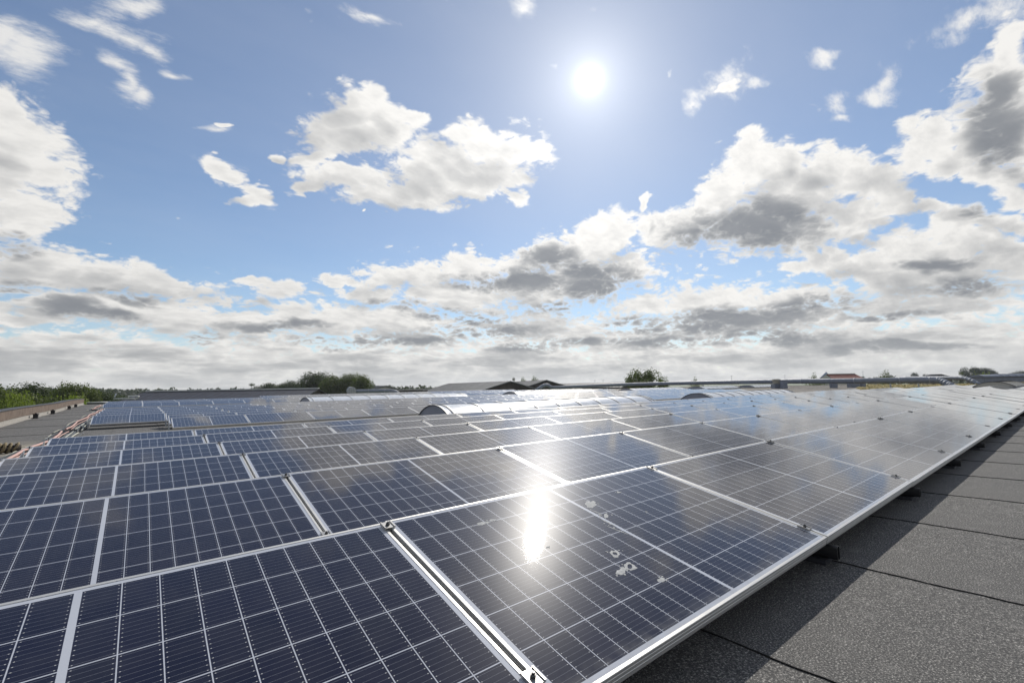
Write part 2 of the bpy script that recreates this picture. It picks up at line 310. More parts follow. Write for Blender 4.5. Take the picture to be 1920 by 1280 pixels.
MT['conduit'] = mat('salmon_conduit', (.52, .31, .26), .5, var=.3, vscale=8)
MT['cable_pale'] = mat('pale_cable', (.45, .44, .36), .5, var=.2)
MT['cable_dark'] = mat('dark_cable', (.03, .035, .04), .5)
MT['tray'] = mat('cable_tray', (.14, .16, .18), .5, .4, var=.3)
MT['straw'] = mat('weathered_tan', (.26, .20, .11), .9, var=.5, vscale=14, bump=.5)
MT['core_dark'] = mat('dark_core', (.035, .025, .018), .9, var=.4)  # near-black body of the bundle, between its tan coils
MT['dark_sheet'] = mat('dark_corrugated', (.035, .034, .042), .55, .1, var=.35, vscale=1.2)
MT['pale_ridge'] = mat('pale_ridge', (.55, .56, .55), .6, var=.2)
MT['grey_roof'] = mat('fibre_cement', (.20, .20, .20), .75, var=.3, vscale=.5)
MT['wood_wall'] = mat('dark_wood_wall', (.055, .042, .033), .8, var=.4, vscale=.8)
MT['red_roof'] = mat('red_tiles', (.24, .075, .045), .7, var=.35, vscale=2, bump=.5, bscale=6)
MT['house_wall'] = mat('pale_render', (.5, .47, .42), .8, var=.15)
MT['zinc'] = mat('zinc', (.25, .31, .38), .4, .5, var=.2)
MT['stone'] = mat('vent_cap_stone', (.42, .40, .34), .8, var=.3)
MT['white_pipe'] = mat('white_pipe', (.62, .62, .62), .4, var=.15)
MT['bark'] = mat('bark', (.10, .075, .055), .9, var=.5, vscale=8)
MT['dropping'] = mat('dried_dropping', (.40, .41, .41), .85, var=.25, vscale=90)
MT['grass'] = mat('field_grass', (.085, .12, .035), .95, col2=(.05, .08, .025), vscale=.02)
MT['moss'] = mat('moss', (.36, .27, .08), .95, col2=(.12, .11, .035), vscale=.9, bump=.8, bscale=10)
def leafmat(name, c1, c2):
    m = bpy.data.materials.new(name); m.use_nodes = True; g = NG(m.node_tree); b = g.N['Principled BSDF']
    gi = g.N.new('ShaderNodeNewGeometry'); tc = g.N.new('ShaderNodeTexCoord')
    f = g.m('MULTIPLY_ADD', gi.outputs['Random Per Island'], .5, g.m('MULTIPLY', g.noise(tc.outputs['Object'], .5, 3), .5))
    c = g.mix(f, (*c1, 1), (*c2, 1)); g.L.new(c, b.inputs['Base Color'])
    b.inputs['Roughness'].default_value = .65; b.inputs['Specular IOR Level'].default_value = .25
    tr = g.N.new('ShaderNodeBsdfTranslucent'); g.L.new(g.mix(1., c, (1.1, 1.25, .55, 1), 'MULTIPLY'), tr.inputs[0])
    mx = g.N.new('ShaderNodeMixShader'); mx.inputs[0].default_value = .35
    g.L.new(b.outputs[0], mx.inputs[1]); g.L.new(tr.outputs[0], mx.inputs[2])
    g.L.new(mx.outputs[0], g.N['Material Output'].inputs[0]); return m
LEAF = [leafmat('leaf_dark', (.020, .032, .011), (.060, .085, .022)), leafmat('leaf_mid', (.045, .066, .015), (.12, .145, .034)),
        leafmat('leaf_bright', (.10, .135, .022), (.22, .26, .055)), leafmat('leaf_haze_blue', (.028, .040, .036), (.050, .066, .056))]  # bluish last tone puts distance haze into the far trees' leaves
# photovoltaic glass
PL, PW, PITCH, TILT = 1.688, .9675, 1.70, .2233
def cell_material():
    m = bpy.data.materials.new('photovoltaic_cells'); m.use_nodes = True; g = NG(m.node_tree); b = g.N['Principled BSDF']
    uv = g.N.new('ShaderNodeUVMap').outputs[0]; oi = g.N.new('ShaderNodeObjectInfo')
    u, v, _ = g.sep(uv)
    uu = g.m('SUBTRACT', g.m('ABSOLUTE', g.m('SUBTRACT', u, PL/2)), .0068)
    pu = .0812; pv = .1530; vv = g.m('SUBTRACT', v, .0248)
    def edge(x, p, w):       # 1 within w of a multiple of p
        a = g.m('PINGPONG', x, p/2)
        return g.m('LESS_THAN', a, w)
    fu = g.m('FRACT', g.m('DIVIDE', uu, pu)); fv = g.m('FRACT', g.m('DIVIDE', vv, pv))
    du = g.m('MULTIPLY', g.m('SUBTRACT', .5, g.m('ABSOLUTE', g.m('SUBTRACT', fu, .5))), pu)   # metres from the cell edge
    dv = g.m('MULTIPLY', g.m('SUBTRACT', .5, g.m('ABSOLUTE', g.m('SUBTRACT', fv, .5))), pv)
    line = g.m('MAXIMUM', g.m('LESS_THAN', du, .0013), g.m('LESS_THAN', dv, .0016))
    for c in (g.m('LESS_THAN', uu, 0.), g.m('GREATER_THAN', uu, pu*10), g.m('LESS_THAN', vv, 0.), g.m('GREATER_THAN', vv, pv*6)):
        line = g.m('MAXIMUM', line, c)
    fb = g.m('FRACT', g.m('DIVIDE', vv, pv/9))
    db = g.m('MULTIPLY', g.m('ABSOLUTE', g.m('SUBTRACT', fb, .5)), pv/9)
    bus = g.m('LESS_THAN', db, .00045)
    dot = g.m('MULTIPLY', g.m('LESS_THAN', db, .0011), g.m('LESS_THAN', g.m('ABSOLUTE', g.m('SUBTRACT', du, .0065)), .0014))
    cellid = g.comb(g.m('FLOOR', g.m('DIVIDE', g.m('SUBTRACT', u, PL/2), pu)), g.m('FLOOR', g.m('DIVIDE', vv, pv)), g.m('MULTIPLY', oi.outputs['Random'], 50.))
    wn = g.N.new('ShaderNodeTexWhiteNoise'); g.L.new(cellid, wn.inputs[0])
    base = g.mix(wn.outputs[0], (.0050, .0070, .0210, 1), (.0090, .0105, .0280, 1))
    base = g.mix(g.m('MULTIPLY', oi.outputs['Random'], .5), base, (.012, .009, .019, 1))
    base = g.mix(g.m('MULTIPLY', bus, .55), base, (.20, .21, .24, 1))
    base = g.mix(dot, base, (.42, .42, .42, 1))
    base = g.mix(line, base, (.44, .46, .51, 1))
    uvn = g.vm('ADD', uv, g.comb(g.m('MULTIPLY', oi.outputs['Random'], 37.), 0., 0.))
    dn = g.noise(uvn, 7., 7, .7)
    dust = g.m('MULTIPLY', g.mr(dn, .40, .8), .055)
    low = g.m('MULTIPLY', g.mr(v, .075, .012), g.mr(g.noise(uvn, 22, 4), .35, .7, .03, .34))
    spots = g.m('MULTIPLY', g.m('GREATER_THAN', g.noise(uvn, 160, 2, .5), .77), .25)
    dust = g.m('MAXIMUM', g.m('ADD', dust, low), spots)
    base = g.mix(dust, base, (.30, .29, .27, 1))
    g.L.new(base, b.inputs['Base Color'])
    b.inputs['Roughness'].default_value = .30; b.inputs['Specular IOR Level'].default_value = .012
    b.inputs['Coat Weight'].default_value = 1.; b.inputs['Coat IOR'].default_value = 1.38
    b.inputs['Sheen Weight'].default_value = .022; b.inputs['Sheen Roughness'].default_value = .32; b.inputs['Sheen Tint'].default_value = (.95, .93, .90, 1)
    g.L.new(g.mr(dn, .3, .8, .017, .030), b.inputs['Coat Roughness'])
    bn = g.N.new('ShaderNodeBump'); bn.inputs['Strength'].default_value = .07; bn.inputs['Distance'].default_value = .0006
    g.L.new(g.noise(uvn, 520, 2, .6), bn.inputs['Height'])
    g.L.new(bn.outputs[0], b.inputs['Coat Normal'])
    return m
MT['cells'] = cell_material()
MT['backsheet'] = mat('backsheet', (.5, .5, .5), .7)
# bitumen felt
def felt_material():
    m = bpy.data.materials.new('bitumen_felt'); m.use_nodes = True; g = NG(m.node_tree); b = g.N['Principled BSDF']
    tc = g.N.new('ShaderNodeTexCoord'); o = tc.outputs['Object']; uv = g.N.new('ShaderNodeUVMap').outputs[0]
    x, y, z = g.sep(o); u, v, _ = g.sep(uv)
    n_big = g.noise(o, .9, 6, .62); n_mid = g.noise(o, 9, 5, .7)
    gr = g.noise(o, 170, 4, .74); gr2 = g.noise(o, 90, 2, .5)
    gran = g.mr(gr, .43, .60, 0, 1)
    c = g.mix(gran, (.030, .030, .0305, 1), (.155, .149, .140, 1))
    c = g.mix(g.m('MULTIPLY', g.m('GREATER_THAN', gr, .605), .75), c, (.50, .48, .45, 1))
    c = g.mix(g.mr(n_big, .3, .7, .0, .32), c, (.07, .07, .072, 1))
    c = g.mix(g.mr(n_mid, .55, .85, 0, .35), c, (.34, .33, .31, 1))
    # dried silt where rain water stands in the valley
    d = g.m('ABSOLUTE', g.m('SUBTRACT', g.m('MULTIPLY_ADD', g.m('SUBTRACT', n_big, .5), 3.2, y), 11.3))
    silt = g.m('MULTIPLY', g.mr(d, .5, 2.2, 1, 0, 'SMOOTHSTEP'), g.mr(n_mid, .2, .6, .45, 1.))
    silt = g.m('MULTIPLY', silt, g.mr(x, 2.5, 4.5, .9, .25))
    c = g.mix(silt, c, (.30, .265, .205, 1))
    c = g.mix(g.m('MULTIPLY', g.mr(x, 28, 40), .5), c, (.20, .175, .15, 1))
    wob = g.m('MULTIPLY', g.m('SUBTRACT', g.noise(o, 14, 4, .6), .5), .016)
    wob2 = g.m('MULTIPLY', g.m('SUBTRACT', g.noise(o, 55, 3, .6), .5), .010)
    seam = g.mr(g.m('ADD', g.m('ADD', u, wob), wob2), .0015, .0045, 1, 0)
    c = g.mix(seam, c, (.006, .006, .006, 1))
    g.L.new(c, b.inputs['Base Color']); b.inputs['Roughness'].default_value = .85; b.inputs['Specular IOR Level'].default_value = .35
    bn = g.N.new('ShaderNodeBump'); bn.inputs['Strength'].default_value = .7; bn.inputs['Distance'].default_value = .004
    g.L.new(g.m('MULTIPLY_ADD', gr2, .6, gr), bn.inputs['Height']); g.L.new(bn.outputs[0], b.inputs['Normal'])
    return m
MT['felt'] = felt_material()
# ------------------------------------------------------------------ setting: ground and roof
g_ = MB(); R = 4000; g_.add([(-R, -R, 0), (R, -R, 0), (R, R, 0), (-R, R, 0)], [(0, 1, 2, 3)])
tag(g_.build('ground', MT['grass'], None, T((0, 0, -8.2))), kind='structure')
def build_roof():
    b = MB(); rnd = random.Random(3)
    ys = [-14, -9, -6, -5]
    y = -4.0
    while y < .0: ys.append(round(y, 3)); y += .07
    ys += [0, 2, 4, 6, 8, 9, 10, 11, 11.6, 12, 13, 15, 18, 20, 22.67, 26, 30, 33, 35.5, 38, 43, 48]
    xs = [-1.9] + [.77 + k for k in range(-2, 12)] + [12.77 + 1.0*k for k in range(0, 82)]
    prev = None
    for k in range(len(xs)-1):
        nxt = [.014*math.sin(yy*1.7+k) + .006*math.sin(yy*6.3+2*k) + rnd.uniform(-.005, .005) if -5 < yy < 0 else .012*math.sin(yy*1.7+k) for yy in ys]
        if prev is None: prev = [0]*len(ys)
        va = [(xs[k]+prev[i], yy, roof_z(yy)+.0045) for i, yy in enumerate(ys)]
        vb = [(xs[k+1]+nxt[i], yy, roof_z(yy)) for i, yy in enumerate(ys)]
        vc = [(xs[k]+prev[i], yy, roof_z(yy)-.002) for i, yy in enumerate(ys)]
        o = b.add(va+vb+vc, []); n = len(ys)
        for i in range(n-1):
            f0 = len(b.f)
            b.f.append((o+i, o+n+i, o+n+i+1, o+i+1)); b.mi.append(0)
            w = xs[k+1]-xs[k]
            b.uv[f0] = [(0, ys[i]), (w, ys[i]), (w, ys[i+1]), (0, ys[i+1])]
            b.f.append((o+2*n+i, o+i, o+i+1, o+2*n+i+1)); b.mi.append(0)
            b.uv[f0+1] = [(0, 0)]*4
        prev = nxt
    yy = [-14, -6, -2, 2, 6, 10.9, 11.6, 14.9, 18.4, 22.67, 26.6, 30.5, 34.3, 38, 43, 48]
    for i in range(len(yy)-1):
        za, zb = roof_z(yy[i])+.0065, roof_z(yy[i+1])
        o = b.add([(-4.6, yy[i], za), (-1.9, yy[i], za), (-1.9, yy[i+1], zb), (-4.6, yy[i+1], zb),
                   (-4.6, yy[i], za-.009), (-1.9, yy[i], za-.009)], [])
        f0 = len(b.f); b.f.append((o, o+1, o+2, o+3)); b.mi.append(0); h = yy[i+1]-yy[i]
        b.uv[f0] = [(0, 0), (0, 1), (h, 1), (h, 0)]
        b.f.append((o+4, o+5, o+1, o)); b.mi.append(0); b.uv[f0+1] = [(0, 0)]*4
    # the building's outer walls below the felt
    b.mi = b.mi
    for (x0, x1, y0, y1) in ((-4.62, 94, -14.2, -14.0), (-4.62, 94, 48, 48.2), (93.8, 94, -14, 48), (-4.62, -4.6, -14, 48)):
        b.box(x0, x1, y0, y1, -8.8, -.46, 1)
    b.box(-4.6, 93.8, -14, 11, -.5, -.42, 1)
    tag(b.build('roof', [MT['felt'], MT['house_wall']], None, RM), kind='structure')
build_roof()
# ------------------------------------------------------------------ solar panels
def frame_mesh():
    b = MB(); L, W = PL, PW; lip = .011; h = .036; bev = .0012
    def loop(i, z): return [(i, i, z), (L-i, i, z), (L-i, W-i, z), (i, W-i, z)]
    # outer foot, two shallow grooves, top edge, lip, drop to the glass, underside
    prof = [(0, -h), (0, -.024), (.0012, -.023), (.0012, -.021), (0, -.020), (0, -.012), (.0012, -.011), (.0012, -.0095), (0, -.0085), (0, -bev), (bev, 0), (lip-.0006, 0), (lip, -.0006), (lip, -.0035)]
    o = len(b.v)
    for i, z in prof: b.v += loop(i, z)
    b.v += loop(.026, -h)
    n = len(prof)
    for r in range(n-1):
        for k in range(4):
            b.f.append((o+r*4+k, o+r*4+(k+1) % 4, o+(r+1)*4+(k+1) % 4, o+(r+1)*4+k)); b.mi.append(0)
    for k in range(4):
        b.f.append((o+n*4+k, o+n*4+(k+1) % 4, o+(k+1) % 4, o+k)); b.mi.append(0)
    return b.mesh('frame', MT['alu'])
def glass_mesh():
    b = MB(); a = .009; z = -.0016
    v = [(a, a, z), (PL-a, a, z), (PL-a, PW-a, z), (a, PW-a, z)]
    v2 = [(x, y, z-.006) for x, y, _ in v]
    b.add(v+v2, [(0, 1, 2, 3)]); b.uv[0] = [(x, y) for x, y, _ in v]
    b.add(v2, [(3, 2, 1, 0)], 1)
    return b.mesh('glass', [MT['cells'], MT['backsheet']])
def clamp_mesh():
    b = MB()
    b.box(-.021, .021, -.024, .024, .0005, .0045); b.box(-.0045, .0045, -.022, .022, -.03, .0008)
    b.box(-.021, -.016, -.024, .024, .0045, .0075); b.box(.016, .021, -.024, .024, .0045, .0075)
    return b.mesh('clamp', MT['clamp'])
def bolt_mesh():
    b = MB(); b.tube([(0, 0, .0045), (0, 0, .0125)], .0075, 6); b.tube([(0, 0, .0125), (0, 0, .017)], .0042, 8)
    return b.mesh('bolt', MT['bolt'])
FM, GM, CM, BM = frame_mesh(), glass_mesh(), clamp_mesh(), bolt_mesh()
def side_plate_mesh():
    b = MB(); t = .003; x = -.055
    ct, st = math.cos(TILT), math.sin(TILT)
    def P(y, z): return (y*ct + z*st, -y*st + z*ct)      # from upright coordinates into the panel's own
    pr = [P(.12, -.10), P(.12, .0), P(.94, .18), P(.97, .17), P(.97, -.10)]
    b.prism(pr, x, x+t)
    return b.mesh('side_plate', MT['steel'])
SP = side_plate_mesh()
ORD = ['first', 'second', 'third', 'fourth', 'fifth', 'sixth', 'seventh', 'eighth', 'ninth', 'tenth', 'eleventh', 'twelfth', 'thirteenth', 'fourteenth', 'fifteenth', 'sixteenth', 'seventeenth', 'eighteenth', 'nineteenth', 'twentieth'] + ['twenty-'+s for s in ('first', 'second', 'third', 'fourth', 'fifth', 'sixth', 'seventh', 'eighth', 'ninth')] + ['thirtieth'] + ['thirty-'+s for s in ('first', 'second', 'third', 'fourth', 'fifth', 'sixth', 'seventh', 'eighth', 'ninth')] + ['fortieth']
panels = []   # block, row, index in the row, x, y of the high edge, z of the high edge
def colx(n): return n*PITCH + .006 + (.11 if n >= 11 else 0)
for r, ncol in enumerate((36, 31, 30, 30, 24, 22)):
    for k in range(ncol): panels.append(('near', r, k, colx(k-1), r*1.5285, 0.))
for r in range(7):
    s = 0 if r < 2 else -1
    for k in range(18 if r < 2 else 24): panels.append(('middle', r, k, (k+s)*PITCH - .03, 13.5 + r*1.5285, .047+.0385*r))
for r, z in enumerate((.443, .490, .537, .585)):
    for k in range(26): panels.append(('far', r, k, -2.17 + k*PITCH, 32.7 + r*1.53, z))
for r in range(3):
    for k in range(16): panels.append(('rear', r, k, 7.9 + k*PITCH, 42.2 + r*1.53, .70+.02*r))
def pdist(p): return (Vector((p[3]+.85, p[4]-.5, p[5])) - Vector((-.7546, -1.7347, .4793))).length * (1.0 if p[4] < 12 else 1.12)
panels.sort(key=pdist)
rj = random.Random(11)
far_stuff = MB(); FS_uv = {}
BLK = {'near': 'nearest block', 'middle': 'middle block', 'far': 'third block', 'rear': 'rear block'}
for i, (blk, r, k, x, y, z) in enumerate(panels):
    jt, jr = math.radians(rj.gauss(0, .16)), math.radians(rj.gauss(0, .12))
    if (blk, r, k) == ('near', 0, 1): jt = jr = 0.
    yl, zl = y - PW*math.cos(TILT), z - PW*math.sin(TILT)
    if i < 300:
        lab = 'dark blue solar panel, %s from left in the %s row of the %s' % (ORD[k], ORD[r], BLK[blk])
        if blk == 'near' and r == 0 and k == 1: lab = 'dark blue front-row solar panel with the white sun glare and bird droppings'
        t = empty('solar_panel', roofM(x, yl, zl, TILT+jt, 0, jr), lab, 'solar panel', 'solar panels of the %s' % BLK[blk])
        link('frame', FM, t); link('glass', GM, t)
        d = pdist((blk, r, k, x, y, z))
        if d < 22:
            for v in (PW-.04, .095):
                c = link('clamp', CM, t, T((-.006, v, 0)))
                if d < 9: link('bolt', BM, c)
        if k == 0 or (blk == 'middle' and k == 0): link('side_plate', SP, t)
        if blk == 'near' and r == 0 and k == 1: GLARE = t
        if blk == 'near' and r == 0 and k == 1: pass
    else:
        M = T((x, yl, zl)) @ Matrix.Rotation(TILT+jt, 4, 'X')
        for me, mi in ((FM, 0), (GM, 1)):
            f0 = len(far_stuff.f)
            far_stuff.add([M @ v.co for v in me.vertices], [tuple(p.vertices) for p in me.polygons], mi)
            if mi == 1:
                far_stuff.uv[f0] = [tuple(l.uv) for l in me.uv_layers[0].data[0:4]]; far_stuff.mi[f0+1] = 2
print('PANELS', len(panels))
o = far_stuff.build('solar_panel', [MT['alu'], MT['cells'], MT['backsheet']], None, RM)
tag(o, 'most distant dark blue solar panels running together toward the horizon', 'solar panels', kind='stuff')
# bird droppings on the glare panel, modelled thin splats lying on its glass
def splat(cx, cy, rx_, ry_, rot, hole=0., seed=0, parent=None):
    rn = random.Random(seed); b = MB(); n = 40; ph = [rn.uniform(0, 6.28) for _ in range(5)]
    def rad(a): return 1 + .16*math.sin(2*a+ph[0]) + .12*math.sin(3*a+ph[1]) + .09*math.sin(6*a+ph[2]) + .05*math.sin(11*a+ph[3]) + rn.uniform(-.03, .03)
    o_, i_ = [], []
    for k in range(n):
        a = 2*PI*k/n; q = rad(a); ca, sa = math.cos(rot), math.sin(rot)
        for lst, s_ in ((o_, q), (i_, hole*(1+.25*math.sin(2*a+ph[4])) if hole else .02)):
            px, py = rx_*s_*math.cos(a), ry_*s_*math.sin(a)
            lst.append((cx+px*ca-py*sa, cy+px*sa+py*ca))
    z0 = -.0012
    b.add([(x, y, z0) for x, y in o_]+[(x, y, z0+.0006) for x, y in i_], [(k, (k+1) % n, n+(k+1) % n, n+k) for k in range(n)])
    if not hole: b.add([(x, y, z0+.0006) for x, y in i_], [tuple(range(n))])
    for j in range(4):
        a = rn.uniform(0, 6.28); q = rn.uniform(1.15, 1.9); s_ = rn.uniform(.002, .005)
        x, y = cx+rx_*q*math.cos(a), cy+ry_*q*math.sin(a)
        b.add([(x+s_*math.cos(t), y+s_*math.sin(t), z0+.0003) for t in (0, 1.2, 2.4, 3.6, 4.9)], [(0, 1, 2, 3, 4)])
    return b.build('bird_dropping', MT['dropping'], parent)
for j, (u, v, a, b_, ro, ho) in enumerate([(.905, .725, .040, .022, .5, 0), (.935, .735, .020, .012, .3, 0), (.880, .61, .024, .009, .5, 0), (.868, .66, .003, .03, .2, 0), (.835, .56, .003, .04, .1, 0), (.650, .376, .028, .016, .9, .45), (.628, .292, .030, .018, .2, .5), (.573, .287, .026, .014, .3, 0), (.660, .184, .016, .011, 0, 0), (.336, .79, .026, .012, .1, 0), (.389, .795, .017, .008, .2, 0), (1.166, .765, .012, .007, 0, 0), (.815, .50, .003, .05, .25, 0), (1.10, .55, .004, .003, 0, 0), (.45, .53, .005, .004, 0, 0)]):
    splat(u, v, a, b_, ro, ho, j, GLARE)
# ------------------------------------------------------------------ black mounting rails under the joints
def rail_mesh(y0, y1):
    b = MB(); w, h, r, t = .017, .062, .011, .0025
    def ring(w, h, r):
        pts = []
        for cx, cz, a0 in ((w-r, h-r, 0), (-w+r, h-r, PI/2), (-w+r, r, PI), (w-r, r, 1.5*PI)):
            for k in range(4): a = a0+k*PI/6; pts.append((cx+r*math.cos(a), cz+r*math.sin(a)))
        return pts
    o = ring(w, h, r); i = [(x*(1-t/w*1.0), t+(z)*(h-2*t)/h) for x, z in o]; n = len(o)
    vo = [(x, y, z) for y in (y0, y1) for x, z in o]; vi = [(x, y, z) for y in (y0, y0+.5) for x, z in i]
    b.add(vo, [(k, n+k, n+(k+1) % n, (k+1) % n) for k in range(n)], 0, True)
    b.add(vi, [(k, (k+1) % n, n+(k+1) % n, n+k) for k in range(n)], 0, True)
    b.add(vo[:n]+vi[:n], [(k, (k+1) % n, n+(k+1) % n, n+k) for k in range(n)], 1)
    b.add(vo[n:], [tuple(range(n))], 0); b.add(vi[n:], [tuple(range(n))], 0)
    return b.mesh('tube', [MT['black'], MT['rim']])
RMESH = rail_mesh(0, 8.99)
pad_ = MB(); pad_.box(-.05, .05, -.1, .1, -.019, -.0005); PAD = pad_.mesh('rubber_pad', MT['gasket'])
def post_mesh(h):
    b = MB(); b.box(-.018, .018, -.012, .012, 0, h); b.box(-.03, .03, -.02, .02, h-.006, h); return b.mesh('support_post', MT['steel'])
PM = post_mesh(.219); pm2 = post_mesh(.018)
for n in range(0, 19):
    x = n*PITCH + (.055 if n == 11 else .11 if n > 11 else 0)+.05
    t = empty('mounting_rail', roofM(x, -.965, -.345+.022), 'black mounting rail sticking out under the %s panel joint of the front row' % ORD[n], 'mounting rail', 'black rails under the panel joints')
    link('tube', RMESH, t)
    for yy in (.14, 1.7, 3.2, 4.75, 6.3, 7.8): link('rubber_pad', PAD, t, T((0, yy, 0)))
    for r in range(6):
        link('support_post', PM, t, T((-.05, 1.0+r*1.5285-.06-.025, .062)))
        link('support_post', pm2, t, T((-.05, .10+r*1.5285, .062)))
# ------------------------------------------------------------------ barrel skylights
def skylight(x0, x1, yc, w, zt, label, seg=1.12, rise=.30, em='vault_end_shaded', vm_='white_vault'):
    zr = roof_z(yc); t = empty('barrel_skylight', roofM(x0, yc, zr), label, 'skylight', 'long barrel vault skylights')
    H = zt - zr; L = x1-x0; hb = max(.08, H-rise); rise = H-hb; hw = w/2
    Rr = (hw*hw + rise*rise)/(2*rise); a1 = math.asin(min(1, hw/Rr)); zc = hb+rise-Rr; n = 16
    def arc(off): return [((Rr+off)*math.sin(-a1+2*a1*k/n), zc+(Rr+off)*math.cos(-a1+2*a1*k/n)) for k in range(n+1)]
    b = MB(); b.box(0, L, -hw-.06, hw+.06, 0, hb-.03); b.box(-.03, L+.03, -hw-.03, hw+.03, hb-.03, hb); b.build('upstand', MT['upstand'], t)
    e = MB()
    for xx in (0.0, L-.02): e.prism(arc(.004)+[], xx, xx+.02)
    e.build('end_panel', MT[em], t)
    ns = max(1, round((L-.3)/seg)); xs = [.25+(L-.5)*k/ns for k in range(ns+1)]
    edges = [.02] + xs + [L-.02]
    for i in range(len(edges)-1):
        p = MB(); A = arc(0); B = arc(-.012); a, c = edges[i], edges[i+1]; m_ = n+1
        p.add([(a, y, z) for y, z in A]+[(c, y, z) for y, z in A], [(k, k+1, m_+k+1, m_+k) for k in range(n)], 0, True)
        p.build('vault_pane', MT[vm_], t)
    for xx in xs + [.02, L-.02]:
        rb = MB(); A = arc(.014); B = arc(-.01); m_ = n+1
        for (xa, xb, mi, off) in ((xx-.03, xx+.02, 0, .014), (xx-.045, xx-.03, 1, .018)):
            A = arc(off); B = arc(-.005)
            v = [(q, y, z) for q in (xa, xb) for (y, z) in A] + [(q, y, z) for q in (xa, xb) for (y, z) in B]
            rb.add(v, [(k, k+1, m_+k+1, m_+k) for k in range(n)] + [(2*m_+k, k, k+1, 2*m_+k+1)[::-1] for k in range(n)] + [(m_+k, m_+k+1, 3*m_+k+1, 3*m_+k)[::-1] for k in range(n)], mi)
        rb.build('rib', [MT['vault_rib'], MT['gasket']], t)
    return t
skylight(6.1, 16.3, 10.45, 1.75, .135, 'long white ribbed barrel skylight just behind the near panels, left one of its aisle')
skylight(21.0, 31.5, 10.45, 1.75, .115, 'long white barrel skylight behind the near panels, right one, shaded grey arched end')
skylight(7.0, 17.8, 27.3, 2.3, .475, 'white ribbed barrel skylight behind the middle panels, nearest the dark shed')
skylight(22.6, 32.5, 27.3, 2.3, .455, 'white barrel skylight with a small dark shaded arched end, behind the middle panels')
skylight(37.6, 47.5, 27.3, 2.3, .42, 'white barrel skylight below the lone bushy tree, low shaded grey arched end')
skylight(51., 60, 27.3, 2.3, .42, 'low white barrel skylight between the lone tree and the vent boxes')
skylight(64., 73, 27.3, 2.3, .40, 'low white barrel skylight just left of the vent boxes')
skylight(41.0, 50.5, 1.75, 1.9, .20, 'beige arched skylight at the far right end of the near panels', em='beige', vm_='beige')
# ------------------------------------------------------------------ left edge: parapet, tray, bundle
def parapet():
    t = empty('parapet_wall', roofM(-4.0, 8, roof_z(8)), 'low brown clad parapet wall along the left edge of the roof', 'parapet wall')
    ysb = [8+2.1*k for k in range(20)]
    w = MB(); cl = MB(); cp = MB(); ft = MB()
    for a, c in zip(ysb, ysb[1:]):
        za, zb = roof_z(a)-roof_z(8), roof_z(c)-roof_z(8)
        def strip(mb, x0, x1, h0, h1, y0=a-8, y1=c-8, mi=0):
            v = [(x0, y0, za+h0), (x1, y0, za+h0), (x1, y0, za+h1), (x0, y0, za+h1), (x0, y1, zb+h0), (x1, y1, zb+h0), (x1, y1, zb+h1), (x0, y1, zb+h1)]
            mb.add(v, [(0, 1, 2, 3), (7, 6, 5, 4), (1, 5, 6, 2), (3, 2, 6, 7), (0, 3, 7, 4), (0, 4, 5, 1)], mi)
        strip(w, -.25, .0, -.02, .455)
        strip(cl, .003, .03, .16, .458, a-8+.006, c-8-.006)
        strip(cp, -.30, .05, .461, .485)
        strip(ft, .003, .09, -.0, .03); strip(ft, .003, .015, .03, .15)
    w.build('wall', MT['slate'], t); cl.build('cladding', MT['cladding'], t); cp.build('capping', MT['cap'], t); ft.build('foot_strip', MT['mortar'], t)
parapet()
for (yy, lb) in ((24.4, 'small dark outlet block at the parapet foot, nearest one'), (29.2, 'small dark outlet block at the parapet foot, second from the front'), (36.0, 'small dark outlet block at the parapet foot, third from the front'), (39.7, 'small dark outlet block at the parapet foot near its far end')):
    b = MB(); b.box(-.07, .07, -.09, .09, 0, .15); b.box(-.085, .085, -.11, .11, .15, .175); b.tube([(.0, .0, .17), (0, .0, .21)], .03, 8)
    tag(b.build('roof_outlet', MT['cap'], None, roofM(-3.82, yy, roof_z(yy)+.008)), lb, 'roof outlet', 'dark outlets along the parapet')
def cable_run(y0, y1, x0, label, seed):
    rn = random.Random(seed); z = roof_z(y0); t = empty('cable_tray', roofM(x0, y0, z), label, 'cable tray', 'cable trays along the panel ends')
    L = y1-y0; n = int(L/.35); zz = lambda s: roof_z(y0+s)-z
    b = MB()
    for k in range(n):
        a, c = L*k/n, L*(k+1)/n
        for xx in (-.16, .16): b.add([(xx-.004, a, zz(a)+.02), (xx+.004, a, zz(a)+.02), (xx+.004, a, zz(a)+.09), (xx-.004, a, zz(a)+.09), (xx-.004, c, zz(c)+.02), (xx+.004, c, zz(c)+.02), (xx+.004, c, zz(c)+.09), (xx-.004, c, zz(c)+.09)], [(0, 1, 2, 3), (7, 6, 5, 4), (1, 5, 6, 2), (3, 2, 6, 7), (0, 3, 7, 4), (0, 4, 5, 1)])
        b.box(-.16, .16, a+.05, a+.08, zz(a)+.02, zz(a)+.028)
        if k % 4 == 0: b.box(-.18, .18, a, a+.06, zz(a), zz(a)+.02)
    b.build('tray', MT['tray'], t)
    for j, (xx, r, m_, w_) in enumerate(((-.06, .023, 'conduit', .03), (.03, .012, 'conduit', .02), (.10, .014, 'cable_dark', .02), (.125, .012, 'cable_pale', .01), (.22, .016, 'cable_pale', .03), (.28, .014, 'cable_dark', .03), (-.26, .010, 'cable_pale', .03))):
        c = MB(); pts = []
        for k in range(n*2+1):
            s = L*k/(2*n); pts.append((xx+w_*math.sin(s*1.3+j*2)+rn.uniform(-.3, .3)*w_, s, zz(s)+.05+r+(.02 if abs(xx) < .2 else -.03)))
        c.tube(pts, r, 8); c.build('conduit' if 'conduit' in m_ else 'cable', MT[m_], t)
cable_run(-3.5, 14.3, -2.07, 'salmon pink conduit and cables in a tray along the near left panel ends', 1)
